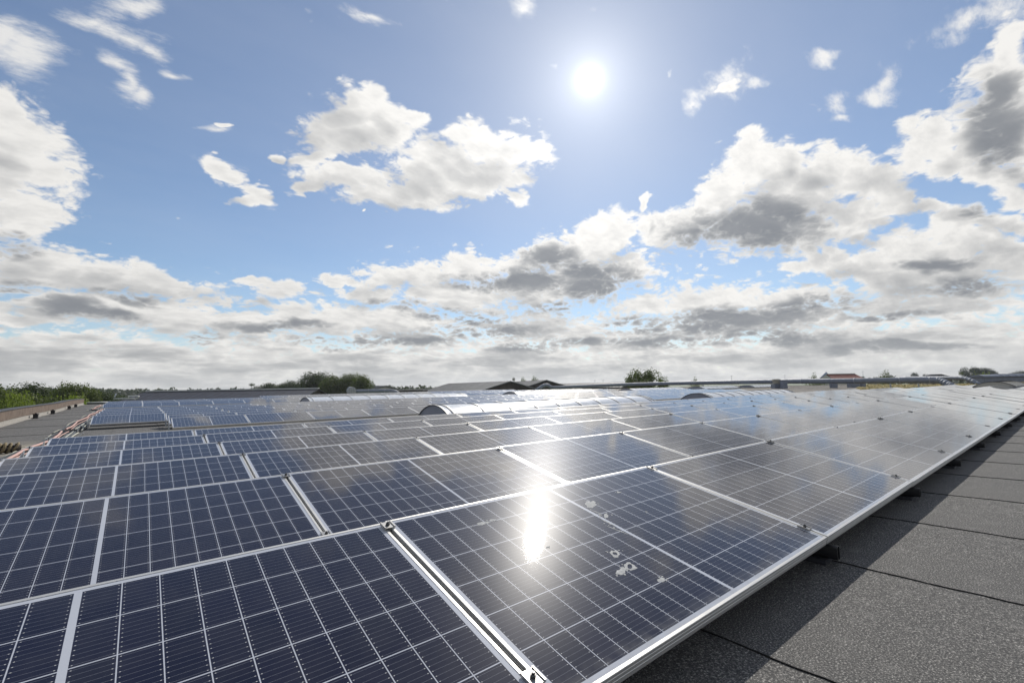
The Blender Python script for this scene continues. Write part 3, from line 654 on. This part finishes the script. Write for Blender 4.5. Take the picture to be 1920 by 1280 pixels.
cable_run(15.0, 31.0, -2.1, 'salmon pink conduit and pale cables in a tray beside the middle block', 2)
cable_run(32.0, 40.0, -2.55, 'short salmon conduit run beside the third block, nearest the dark shed', 3)
def bundle():
    t = empty('rope_bundle', roofM(-2.42, 10.3, roof_z(10.3), 0, math.radians(14)), 'weathered tan and dark ribbed bundle lying on the roof near the left edge', 'bundle')
    c = MB(); c.tube([(-1.6, 0, .075), (.1, 0, .075)], .062, 12); c.build('core', MT['core_dark'], t)
    rn = random.Random(5)
    for k in range(22):
        x = -1.55+k*.075; b = MB(); lean = rn.uniform(.01, .05)
        pts = [(x+lean*math.sin(a)+rn.uniform(-.010, .010), .10*math.cos(a), .085+.078*math.sin(a)*rn.uniform(.9, 1.12)) for a in [PI*2*j/16 for j in range(17)]]
        b.tube(pts, rn.uniform(.014, .030), 6); b.build('coil', MT['straw'], t)
bundle()
# ------------------------------------------------------------------ ducts, vents and other roof plant
def duct(label, pts, r, rings=(), legs=(), name='ventilation_duct', m='duct'):
    P = [at(*p) for p in pts]; t = empty(name, T(P[0]), label, 'duct', 'large grey ducts behind the panels')
    Q = []
    for i in range(len(P)-1):       # rounded corners
        for s in range(6): Q.append((P[i].lerp(P[i+1], s/6)))
    Q.append(P[-1])
    for _ in range(3): Q = [Q[0]] + [(Q[i-1]+Q[i]*2+Q[i+1])/4 for i in range(1, len(Q)-1)] + [Q[-1]]
    b = MB(); b.tube([q-P[0] for q in Q], r, 20); b.build('pipe', MT[m], t)
    for f in rings:
        i = min(len(Q)-2, int(f*(len(Q)-1))); d = (Q[i+1]-Q[i]).normalized(); c = Q[i]-P[0]
        b = MB(); b.tube([c-d*.05, c+d*.05], r*1.07, 20); b.build('joint_ring', MT['duct_ring'], t)
    for f in legs:
        i = int(f*(len(Q)-1)); c = Q[i]-P[0]; b = MB(); b.box(c.x-.06, c.x+.06, c.y-.06, c.y+.06, c.z-r-.9, c.z-r*.8); b.build('support_leg', MT['steel'], t)
    return t
duct('very long horizontal grey duct crossing the roof behind the panels, with a bent right end', [(1034, 726.5, 88), (1160, 721, 84), (1300, 717.7, 74), (1435, 715.3, 61), (1480, 714.6, 57), (1635, 713.6, 48), (1742, 712.3, 45), (1762, 713, 44.4), (1776, 719, 43.6), (1796, 730, 42.6)], .29,
     [.05, .13, .22, .30, .38, .47, .55, .62, .70, .76, .81, .85, .88, .91, .94, .97], (.1, .25, .42, .6, .66))
duct('shorter grey duct behind the long one, its right end bending down to the mossy roof', [(1690, 708.5, 66), (1765, 708.6, 60), (1808, 708.6, 57), (1822, 713, 56), (1838, 722, 55)], .25, [.2, .5, .62, .72, .82, .92], (.3,))
duct('grey elbow duct rising at the left end of the long duct', [(1004, 733, 87.5), (1012, 727, 87.5), (1019, 722.5, 87.8), (1027, 721.5, 88), (1035, 727, 88.1)], .34, [.3, .5, .7])
duct('pale grey horizontal duct with a round hood beside the big dark trees', [(664, 733.5, 66), (690, 733, 66), (738, 732.5, 66), (748, 738, 66)], .27, [.05, .35, .6, .8], (), 'ventilation_duct', 'duct')
def hood():
    c = at(658.5, 733, 65.5); t = empty('vent_hood', T(c), 'round pale metal vent hood at the left end of the duct by the big trees', 'vent hood')
    ax = (M_TRUE @ Vector((1, 0, 0))).normalized(); fw = (M_TRUE @ Vector((.55, 0, 1))).normalized()
    b = MB(); b.tube([fw*-.35, fw*.25], .60, 24); b.build('drum', MT['duct_ring'], t)
    b = MB(); b.tube([fw*.25, fw*.30], .63, 24); b.build('rim', MT['steel'], t)
    up = fw.cross(ax).normalized(); sx = up.cross(fw).normalized(); b = MB()
    for k in range(-2, 3): b.tube([sx*k*.25-up*.5+fw*.31, sx*k*.25+up*.5+fw*.31], .02, 6); b.tube([up*k*.25-sx*.5+fw*.31, up*k*.25+sx*.5+fw*.31], .02, 6)
    b.build('grille', MT['duct'], t)
hood()
def upM(p, rz_=YAW): return T(p) @ Matrix.Rotation(rz_, 4, 'Z')
def vents():
    d = 56; s = d/F
    p = at(1457, 731, d); t = empty('roof_vent', upM(p), 'square grey roof vent with a pale stone-coloured cap in front of the long duct', 'roof vent', 'vent boxes by the long duct')
    b = MB(); b.box(-.5, .5, -.4, .4, -.5, 12*s-.04); b.build('housing', MT['duct'], t)
    b = MB(); prof = [(.36, 12*s-.04), (.44, 12*s+.08), (.40, 12*s+.2), (.50, 12*s+.32), (.50, 12*s+.46), (.30, 12*s+.56)]
    for (r0, z0), (r1, z1) in zip(prof, prof[1:]): b.tube([(0, 0, z0), (0, 0, z1)], r0, 16, 0, True, r1)
    b.build('cap', MT['stone'], t)
    p = at(1470.5, 734, d-1); t = empty('roof_vent', upM(p), 'tall narrow grey roof vent just right of the capped one', 'roof vent', 'vent boxes by the long duct')
    b = MB(); b.box(-.28, .28, -.3, .3, -.4, 20.5*s); b.box(-.32, .32, -.34, .34, 20.5*s, 20.5*s+.05); b.build('housing', MT['duct'], t)
    b = MB(); b.add([(.283, -.28, -.4), (.62, -.28, -.4), (.283, -.28, .45), (.283, .28, -.4), (.62, .28, -.4), (.283, .28, .45)], [(0, 1, 2), (5, 4, 3), (1, 4, 5, 2), (0, 3, 4, 1), (0, 2, 5, 3)]); b.build('brace', MT['duct_ring'], t)
vents()
def box_thing(name, label, cat, px0, px1, py0, py1, d, m, depth=1.5, group=None, extra=None):
    a = at(px0, py1, d); c = at(px1, py1, d); w = (c-a).length; h = (py1-py0)*d/F
    t = empty(name, upM((a+c)/2), label, cat, group)
    b = MB(); b.box(-w/2, w/2, 0, depth, -.6, h); b.build('body', m, t)
    return t, w, h
t, w, h = box_thing('roof_kerb', 'low dark kerb strip on the roof under the long duct', 'kerb', 1528, 1650, 729.6, 731.5, 52, MT['cap'], .3)
b = MB(); b.box(-w/2-.02, w/2+.02, -.02, .32, h+.001, h+.03); b.build('coping', MT['upstand'], t)
for (a, c, y0, y1, d, lb) in ((1561, 1571, 717, 727, 54, 'grey vent block under the long duct, left one below the red roof'), (1594, 1612, 717.5, 725, 55, 'wide pale grey vent block under the long duct below the red roof'), (1618, 1624, 717, 724, 55, 'narrow grey vent block under the long duct, right of the wide one')):
    t, w, h = box_thing('roof_vent', lb, 'roof vent', a, c, y0, y1, d, MT['duct'], .5, 'vent boxes by the long duct')
    b = MB(); b.box(-w/2-.04, w/2+.04, -.04, .54, h, h+.04); b.build('lid', MT['duct_ring'], t)
def plant_box():
    d = 62; a = at(1846, 716, d); c = at(2010, 713, d); w = (c-a).length; s = d/F
    t = empty('air_handling_unit', upM(a), 'long grey ribbed air handling unit on the roof at the far right', 'air handling unit')
    b = MB(); b.box(0, w, 0, 2, -.6, 8*s); b.build('housing', MT['duct'], t)
    b = MB(); b.box(-.05, w+.05, -.08, 2.08, 8*s+.002, 9*s); b.build('trim', MT['cap'], t)
    b = MB(); prof = [(1+1.02*math.cos(PI*k/12), 9*s+.36*math.sin(PI*k/12)) for k in range(13)]; b.prism(prof, 0, w, 0); b.build('curved_top', MT['duct'], t)
    for k in range(9):
        b = MB(); prof = [(1+1.08*math.cos(PI*j/12), 9*s+.01+.42*math.sin(PI*j/12)) for j in range(13)]; b.prism(prof, 2.6+k*.95, 2.85+k*.95, 0); b.build('rib', MT['duct_ring'], t)
plant_box()
# moss on the far roof
def moss():
    b = MB(); rn = random.Random(9)
    for _ in range(4200):
        x = rn.uniform(53, 92); y = rn.uniform(.5, 21)
        if (y+1.7)/(x+.75) > .25: continue
        h = rn.uniform(.02, .16); r = rn.uniform(.08, .45)
        n = 6; o = [(x+r*math.cos(2*PI*k/n)*rn.uniform(.7, 1.2), y+r*math.sin(2*PI*k/n)*rn.uniform(.7, 1.2), roof_z(y)+.004) for k in range(n)]
        b.add(o+[(x, y, roof_z(y)+h)], [(k, (k+1) % n, n) for k in range(n)])
    tag(b.build('moss', MT['moss'], None, RM), 'yellow green moss and sedum growing on the far right roof', 'moss', kind='stuff')
moss()
# ------------------------------------------------------------------ buildings beyond
def gable(name, label, a, c, deep, z_eave, z_ridge, roof, wall, ridge_in=0., cat='building', over=.3, group=None, ridgecap=None):
    """a, c: ends of the front eave (world), z in world; the house goes 'deep' metres back"""
    a = Vector(a); c = Vector(c); u = Vector((c.x-a.x, c.y-a.y, 0)); w = u.length; u.normalize(); v = Vector((-u.y, u.x, 0))
    g0 = -8.2; t = empty(name, Matrix(((u.x, v.x, 0, a.x), (u.y, v.y, 0, a.y), (0, 0, 1, g0), (0, 0, 0, 1))), label, cat, group)
    he, hr = z_eave-g0, z_ridge-g0; b = MB()
    b.add([(0, 0, 0), (w, 0, 0), (w, deep, 0), (0, deep, 0), (0, 0, he), (w, 0, he), (w, deep, he), (0, deep, he), (0, deep/2, hr), (w, deep/2, hr)],
          [(0, 1, 5, 4), (1, 2, 6, 9, 5), (2, 3, 7, 6), (3, 0, 4, 8, 7)]); b.build('wall', wall, t)
    b = MB(); o_ = over; k = (hr-he)/(deep/2)
    n = 24
    for sgn in (0, 1):
        y0, z0 = (-o_, he-k*o_) if not sgn else (deep+o_, he-k*o_); y1, z1 = deep/2, hr
        v_ = [(-o_, y0, z0+.02), (w+o_, y0, z0+.02), (w+o_-ridge_in, y1, z1+.02), (-o_+ridge_in, y1, z1+.02)]; v2 = [(x, y, z+.14) for x, y, z in v_]
        f = [(0, 1, 2, 3), (4, 5, 6, 7), (0, 4, 5, 1), (1, 5, 6, 2), (0, 3, 7, 4)]
        b.add(v_+v2, f if not sgn else [q[::-1] for q in f])
        for j in range(n+1):        # standing laps of the sheets
            x = -o_+(w+2*o_)*j/n
            if ridge_in: continue
            b.add([(x-.03, y0, z0+.165), (x+.03, y0, z0+.165), (x+.03, y1, z1+.165), (x-.03, y1, z1+.165), (x-.03, y0, z0+.2), (x+.03, y0, z0+.2), (x+.03, y1, z1+.2), (x-.03, y1, z1+.2)], [(4, 5, 6, 7), (0, 4, 7, 3), (1, 2, 6, 5), (0, 1, 5, 4)])
    b.build('roof', roof, t)
    if ridgecap: b = MB(); b.box(ridge_in-o_, w+o_-ridge_in, deep/2-.35, deep/2+.35, hr+.12, hr+.34); b.build('ridge_cap', ridgecap, t)
    return t
def gat(px, py, d): return at(px, py, d)
def zpx(px, py, d): return at(px, py, d).z
# long dark shed just behind the arrays
a = gat(225, 752, 78); c = gat(566, 748, 78)
gable('long_shed', 'long low shed with black corrugated roof and pale ridge, behind the panels on the left', a, c, 12, zpx(400, 751, 78), zpx(400, 733.4, 84), MT['dark_sheet'], MT['wood_wall'], 0, 'shed', .3, None, MT['pale_ridge'])
# two gabled sheds with grey roofs
def shed_by_points(label, eave_l, ridge_l, ridge_r, eave_r, base_r2, d, wall=MT['wood_wall'], name='gabled_shed'):
    pass
def pitched(label, ra, rb, half, drop, wall, roof, name='gabled_barn', grp='grey roofed barns in the distance', wins=0):
    """ridge from ra to rb (world points), half = half width, drop = ridge minus eave"""
    ra = Vector(ra); rb = Vector(rb); u = rb-ra; u.z = 0; L = u.length; u.normalize(); v = Vector((-u.y, u.x, 0)); z = ra.z
    t = empty(name, Matrix(((u.x, v.x, 0, ra.x), (u.y, v.y, 0, ra.y), (0, 0, 1, -8.2), (0, 0, 0, 1))), label, 'barn', grp)
    hr = z+8.2; he = hr-drop; b = MB(); y = half-.5
    b.add([(0, -y, 0), (L, -y, 0), (L, y, 0), (0, y, 0), (0, -y, he), (L, -y, he), (L, y, he), (0, y, he), (0, 0, hr-.1), (L, 0, hr-.1)], [(0, 1, 5, 4), (1, 2, 6, 9, 5), (2, 3, 7, 6), (3, 0, 4, 8, 7)]); b.build('wall', wall, t)
    b = MB(); n = 30
    for s in (-1, 1):
        P = [(-.5, s*half, he), (L+.5, s*half, he), (L+.5, 0, hr), (-.5, 0, hr)]; Q = [(x, y_, z_+.18) for x, y_, z_ in P]
        f = [(0, 1, 2, 3)[::-1], (4, 5, 6, 7), (0, 1, 5, 4), (1, 2, 6, 5), (3, 0, 4, 7)]
        b.add(P+Q, f if s < 0 else [q[::-1] for q in f])
        for j in range(n+1):
            x = -.48+(L+.96)*j/n; b.add([(x-.05, s*half, he+.18), (x+.05, s*half, he+.18), (x+.05, 0, hr+.18), (x-.05, 0, hr+.18), (x, s*half, he+.26), (x, 0, hr+.26)], [(0, 4, 5, 3), (4, 1, 2, 5)])
    b.build('roof', roof, t)
    b = MB(); b.box(L+.51, L+.56, -half*.25, half*.25, 0, min(3.6, he*.8)); b.build('door', MT['pale_ridge'], t)
pitched('left one of two grey roofed barns, with the long grey roof slope', gat(842, 719.5, 190), gat(956, 716.5, 128), 10.5, 3.0, MT['wood_wall'], MT['grey_roof'])
pitched('right one of two grey roofed barns, partly hidden behind the grey elbow duct', gat(950, 717, 200), gat(1024, 714.8, 135), 8.5, 2.6, MT['wood_wall'], MT['grey_roof'])
pitched('long low grey barn roof showing above the long duct', gat(1052, 719.5, 240), gat(1195, 716, 170), 7, 1.8, MT['wood_wall'], MT['grey_roof'])
pitched('small pale roofed barn right of the big dark trees', gat(690, 724.5, 190), gat(722, 724, 180), 6.5, 1.7, MT['house_wall'], MT['grey_roof'])
pitched('dark roofed barn far off right of the bent duct', gat(1745, 702.5, 260), gat(1764, 702, 250), 5, 1.6, MT['wood_wall'], MT['dark_sheet'])
t, w, h = box_thing('low_barn', 'low dark flat roofed barn between the pale duct and the grey barns', 'barn', 736, 792, 732, 738, 130, MT['wood_wall'], 8)
b = MB(); b.box(-w/2-.3, w/2+.3, -.3, 8.3, h, h+.25); b.build('roof', MT['grey_roof'], t)
# red tiled house
def red_house():
    d = 190; a = gat(1562, 701.5, d); c = gat(1620, 700.3, d)
    t = gable('red_roofed_house', 'house with a red tiled roof showing above the long duct', gat(1563, 712, d-3), gat(1621, 711, d-3), 9, zpx(1590, 711, d), zpx(1590, 701.5, d+3), MT['red_roof'], MT['house_wall'], .8, 'house', .3, None, MT['pale_ridge'])
    p = t.matrix_world.inverted() @ gat(1618, 700, d+1); b = MB(); b.tube([(p.x, p.y, p.z-1.2), (p.x, p.y, p.z+1.0)], .05, 6)
    for zz in (.5, .75, .95): b.box(p.x-.6, p.x+.6, p.y-.02, p.y+.02, p.z+zz, p.z+zz+.04)
    b.build('antenna', MT['steel'], t)
red_house()
def spire():
    d = 200; p = gat(1550, 709, d); s = d/F; t = empty('pyramid_roof_tower', upM(p, YAW+.4), 'blue grey pyramid roof of a small tower left of the red roof', 'tower')
    r = 8.2*s; h = 12*s; b = MB(); b.add([(-r, -r, 0), (r, -r, 0), (r, r, 0), (-r, r, 0), (0, 0, h)], [(0, 1, 4), (1, 2, 4), (2, 3, 4), (3, 0, 4), (3, 2, 1, 0)]); b.build('roof', MT['zinc'], t)
    q = r*.85; b = MB(); b.box(-q, q, -q, q, -8.2-p.z, -.01); b.build('wall', MT['house_wall'], t)
    b = MB(); b.tube([(0, 0, h-.1), (0, 0, h+.5)], .06, 6); b.build('finial', MT['steel'], t)
spire()
# white pipework on the dark shed's end
def rail_pipe():
    d = 70; P = [gat(214, 747.3, d), gat(251, 746.8, d), gat(254, 748.5, d)]; t = empty('white_pipe', T(P[0]), 'white bent pipe run in front of the dark shed, left end', 'pipe')
    b = MB(); b.tube([p-P[0] for p in P], .09, 10); b.build('run', MT['white_pipe'], t)
    Q = [gat(255, 747.5, d), gat(259, 745.5, d), gat(260.5, 742.5, d), gat(256, 742.2, d), gat(241, 742.6, d), gat(241, 745.6, d)]
    b = MB(); b.tube([p-P[0] for p in Q], .10, 10); b.build('bend', MT['white_pipe'], t)
    Q = [gat(212, 752, d), gat(217.5, 738, d)]; b = MB(); b.tube([p-P[0] for p in Q], .08, 8); b.build('stay', MT['steel'], t)
rail_pipe()
# low pale roof edge behind the left aisle
t, w, h = box_thing('roof_hatch', 'low dark roof hatch with a pale top beyond the parapet end', 'roof hatch', 163, 193, 754.6, 759.5, 50, MT['cap'], 2.0)
b = MB(); b.box(-w/2-.05, w/2+.05, -.05, 2.05, h, h+.06); b.build('lid', MT['pale_ridge'], t)
# thin masts on the skyline
for (px, py0, py1, lb) in ((1115.5, 711.5, 721, 'thin distant mast, left one of the pair above the long duct'), (1131, 711, 720, 'thin distant mast, right one of the pair above the long duct'), (1372, 703.5, 713, 'thin distant mast left of the vent boxes'), (1472, 702, 711.5, 'thin distant mast just above the vent boxes')):
    d = 300; p = gat(px, py1, d); b = MB(); h = (py1-py0)*d/F; b.tube([(0, 0, -6), (0, 0, h)], .16, 6, 0, True, .08); b.box(-.9, .9, -.05, .05, h*.8, h*.8+.12)
    tag(b.build('mast', MT['steel'], None, upM(p)), lb, 'mast', 'thin masts on the skyline')
# ------------------------------------------------------------------ trees
def tree_meshes(seed, h, w, nleaf, leaf, shape='round', lobes=9):
    rn = random.Random(seed); tr = MB(); cr = MB()
    th = h*(.28 if shape == 'round' else .15)
    tr.tube([(0, 0, 0), (rn.uniform(-.1, .1), 0, th*.6), (rn.uniform(-.2, .2), rn.uniform(-.2, .2), th*1.3), (0, 0, h*.72)], [h*.032, h*.025, h*.018, h*.006], 8)
    L = []
    for k in range(lobes):
        a = rn.uniform(0, 2*PI); q = rn.uniform(.1, .62)**.8
        if shape == 'tall': q *= .6
        zz = rn.uniform(.30, .86) if shape == 'round' else rn.uniform(.2, .9)
        env = math.sin(PI*min(.97, max(.12, (zz-.12)/.95)))
        r = w*.5*rn.uniform(.32, .56)*(.62 if lobes > 20 else 1)
        c = Vector((math.cos(a)*q*w*.55*env, math.sin(a)*q*w*.55*env, h*zz))
        if c.z + r*.8 > h: c.z = h-r*.8
        L.append((c, r)); e = c*.92
        tr.tube([(0, 0, th*rn.uniform(.7, 1.2)), (c.x*.45, c.y*.45, (th+c.z)*.5), tuple(e)], [h*.012, h*.008, h*.003], 5)
    L.append((Vector((0, 0, h*.58)), w*.30))
    for _ in range(nleaf):
        c, r = rn.choice(L); d = Vector((rn.gauss(0, 1), rn.gauss(0, 1), rn.gauss(0, 1))).normalized()
        rr = r*(rn.random()**.30)*rn.uniform(.75, 1.16)
        p = c + Vector((d.x*rr, d.y*rr, d.z*rr*.82))
        if p.z < h*.10: continue
        n = (d + Vector((rn.uniform(-.9, .9), rn.uniform(-.9, .9), rn.uniform(-.3, 1.1)))).normalized()
        a = n.orthogonal().normalized(); b_ = n.cross(a); s = leaf*rn.uniform(.5, 1.25); an = rn.uniform(0, PI)
        a, b_ = a*math.cos(an)+b_*math.sin(an), b_*math.cos(an)-a*math.sin(an)
        cr.add([p-a*s*.5, p+b_*s*.34, p+a*s*.5, p-b_*s*.34], [(0, 1, 2, 3)])
    return tr, cr
protos = {}
def proto(kind):
    if kind in protos: return protos[kind]
    cfg = {'big': (1, 14, 12, 15000, .46, 'round', 17), 'round': (2, 10, 10, 11000, .40, 'round', 13), 'bush': (3, 6, 9, 9000, .34, 'round', 13),
           'tall': (4, 12, 5, 3500, .34, 'tall', 9), 'lone': (12, 10, 13, 11000, .40, 'round', 30), 'small': (5, 8, 8, 4500, .44, 'round', 8), 'big2': (6, 13, 13, 15000, .46, 'round', 19), 'sparse': (8, 9, 9, 2200, .38, 'round', 9)}[kind]
    tr, cr = tree_meshes(*cfg); zs = sorted(v[2] for v in cr.v); xs_ = sorted(v[0] for v in cr.v); q = len(zs)//150
    protos[kind] = (tr.mesh('trunk', MT['bark']), cr, zs[-q-1], xs_[-q-1]-xs_[q], {}); return protos[kind]
G0 = -8.2
def tree(px, top, wpx, d, kind, lf, label, group, cat='tree', name='tree'):
    tm, cr, h, w, cache = proto(kind)
    p = at(px, top, d); H = p.z-G0; W = wpx*d/F; rot = random.uniform(0, 6.28)
    M = T((p.x, p.y, G0)) @ Matrix.Rotation(rot, 4, 'Z') @ Matrix.Diagonal((W/w, W/w, H/h, 1))
    if lf not in cache: cache[lf] = cr.mesh('crown', LEAF[lf])
    t = empty(name, M, label, cat, group); link('trunk', tm, t); link('crown', cache[lf], t)
for k, (px, top, w, d, kd, lf, lb) in enumerate([
    (2, 728, 95, 62, 'round', 1, 'mid green tree at the very left edge of the picture'),
    (30, 741, 60, 52, 'bush', 2, 'bright green bushy tree low in front of the left edge trees'),
    (52, 721.5, 66, 88, 'big', 0, 'tall dark green tree, second from the left edge'),
    (93, 727, 60, 95, 'round', 0, 'dark rounded tree between the two tallest left trees'),
    (133, 720.5, 50, 84, 'big2', 1, 'tallest left tree, its round top rising over the brown parapet'),
    (157, 723.5, 50, 86, 'round', 1, 'green tree leaning against the tallest left one, on its right'),
    (142, 744, 62, 60, 'bush', 2, 'bright green low bush above the far part of the parapet'),
    (78, 745, 56, 66, 'bush', 1, 'mid green low bush above the middle of the parapet'),
    (192, 733, 56, 90, 'round', 0, 'dark tree just left of the black shed'),
    (112, 736, 46, 92, 'bush', 0, 'dark shrubby tree filling the gap behind the parapet'),
    (222, 741, 40, 120, 'bush', 0, 'small dark tree directly behind the left end of the shed')]):
    tree(px, top, w, d, kd, lf, lb, 'trees beyond the left parapet')
for (px, top, w, d, kd, lf, lb) in [
    (472, 719, 12, 330, 'tall', 0, 'small slender tree sticking up behind the shed ridge'),
    (503, 719, 48, 260, 'round', 0, 'low rounded tree left of the big dark clump, above the shed roof'),
    (545, 715, 42, 215, 'round', 0, 'dark tree joining the left side of the big clump'),
    (572, 716, 40, 220, 'small', 0, 'darker middle tree in the big clump, lower than its neighbours'),
    (598, 699.5, 62, 190, 'big', 0, 'tallest tree of the big clump, left of centre'),
    (626, 706, 50, 178, 'big2', 1, 'olive green tree in the middle of the big clump'),
    (655, 702.5, 56, 176, 'big2', 1, 'wide green tree on the right side of the big clump'),
    (676, 705, 38, 170, 'big', 1, 'rightmost tree of the big clump, above the round vent hood')]:
    tree(px, top, w, d, kd, lf, lb, 'big clump of trees behind the shed')
for (px, top, w, d, kd, lf, lb) in [
    (963.5, 708.5, 7, 260, 'tall', 0, 'tiny dark tree on the ridge of the grey barns'),
    (983, 708, 16, 270, 'sparse', 1, 'small ragged tree behind the right barn, left one'),
    (1006, 706, 20, 270, 'sparse', 1, 'small ragged tree behind the right barn, right one'),
    (1206, 694.5, 68, 120, 'lone', 1, 'lone bushy green tree rising above the long duct'),
    (1240, 708, 22, 125, 'bush', 1, 'small bush touching the right foot of the lone bushy tree'),
    (1307, 709, 20, 160, 'sparse', 1, 'small low tree top above the duct midway to the vent boxes'),
    (1531, 702, 24, 150, 'sparse', 1, 'ragged green tree left of the pyramid roof'),
    (1658, 696.5, 24, 170, 'sparse', 1, 'small ragged tree right of the red roof'),
    (1715, 699, 13, 380, 'round', 3, 'small round hazy bluish tree far off right of the ragged one'),
    (1735, 702, 8, 420, 'small', 3, 'tiny round tree beside the far dark barn'),
    (1801, 698, 9, 300, 'tall', 1, 'slender tree just left of the big hazy bluish tree group'),
    (1824, 689, 36, 330, 'lone', 3, 'large hazy bluish tree, left half of the group at the far right'),
    (1848, 690.5, 36, 335, 'big2', 3, 'large hazy bluish tree, right half of the group at the far right'),
    (1912, 696, 26, 300, 'round', 3, 'dark tree at the right edge above the ribbed unit')]:
    tree(px, top, w, d, kd, lf, lb, 'single trees along the skyline')
tree(1836, 703.5, 34, 72, 'bush', 2, 'bright green bush growing beside the ribbed grey unit', 'single trees along the skyline', 'bush', 'bush')
def wood():
    """far woodland belt that reads as one mass"""
    b = MB(); rn = random.Random(21)
    for (x0, x1, t0, t1, d0, d1, n) in ((-80, 600, 727.5, 731, 420, 700, 240), (690, 830, 722.5, 731, 380, 600, 70), (1600, 2000, 704.5, 708, 500, 800, 110)):
        for _ in range(n):
            px = rn.uniform(x0, x1); d = rn.uniform(d0, d1); p = at(px, rn.uniform(t0, t1)+rn.uniform(-2, 2.5)*(1 if t1 < 735 else .6), d)
            H = p.z-G0; W = rn.uniform(.5, 1.0)*max(H, 7)
            for _ in range(int(70 if d > 300 else 160)):
                dv = Vector((rn.gauss(0, 1), rn.gauss(0, 1), rn.gauss(0, 1))).normalized(); q = rn.random()**.4
                c = Vector((p.x+dv.x*W*.5*q, p.y+dv.y*W*.5*q, G0+H*.52+dv.z*H*.48*q)); s = H*rn.uniform(.09, .19)*(1 if d > 300 else .55)
                a = Vector((rn.uniform(-1, 1), rn.uniform(-1, 1), rn.uniform(-1, 1))).normalized(); e = a.orthogonal().normalized()
                b.add([c-a*s, c+e*s*.7, c+a*s, c-e*s*.7], [(0, 1, 2, 3)])
    tag(b.build('distant_wood', LEAF[0]), 'far belt of dark woodland along the horizon', 'woodland', kind='stuff')
wood()

# ------------------------------------------------------------------ summer haze in the air
def haze():
    b = MB(); b.box(-1500, 1500, -1500, 1500, -9.4, 24)
    m = bpy.data.materials.new('haze_air'); m.use_nodes = True; N = m.node_tree.nodes; N.clear()
    o = N.new('ShaderNodeOutputMaterial'); v = N.new('ShaderNodeVolumePrincipled'); m.node_tree.links.new(v.outputs[0], o.inputs['Volume'])
    v.inputs['Color'].default_value = (.86, .91, 1, 1); v.inputs['Density'].default_value = .00013; v.inputs['Anisotropy'].default_value = .35
    tag(b.build('haze', m), 'thin summer haze in the air toward the horizon', 'haze', kind='stuff')
haze()
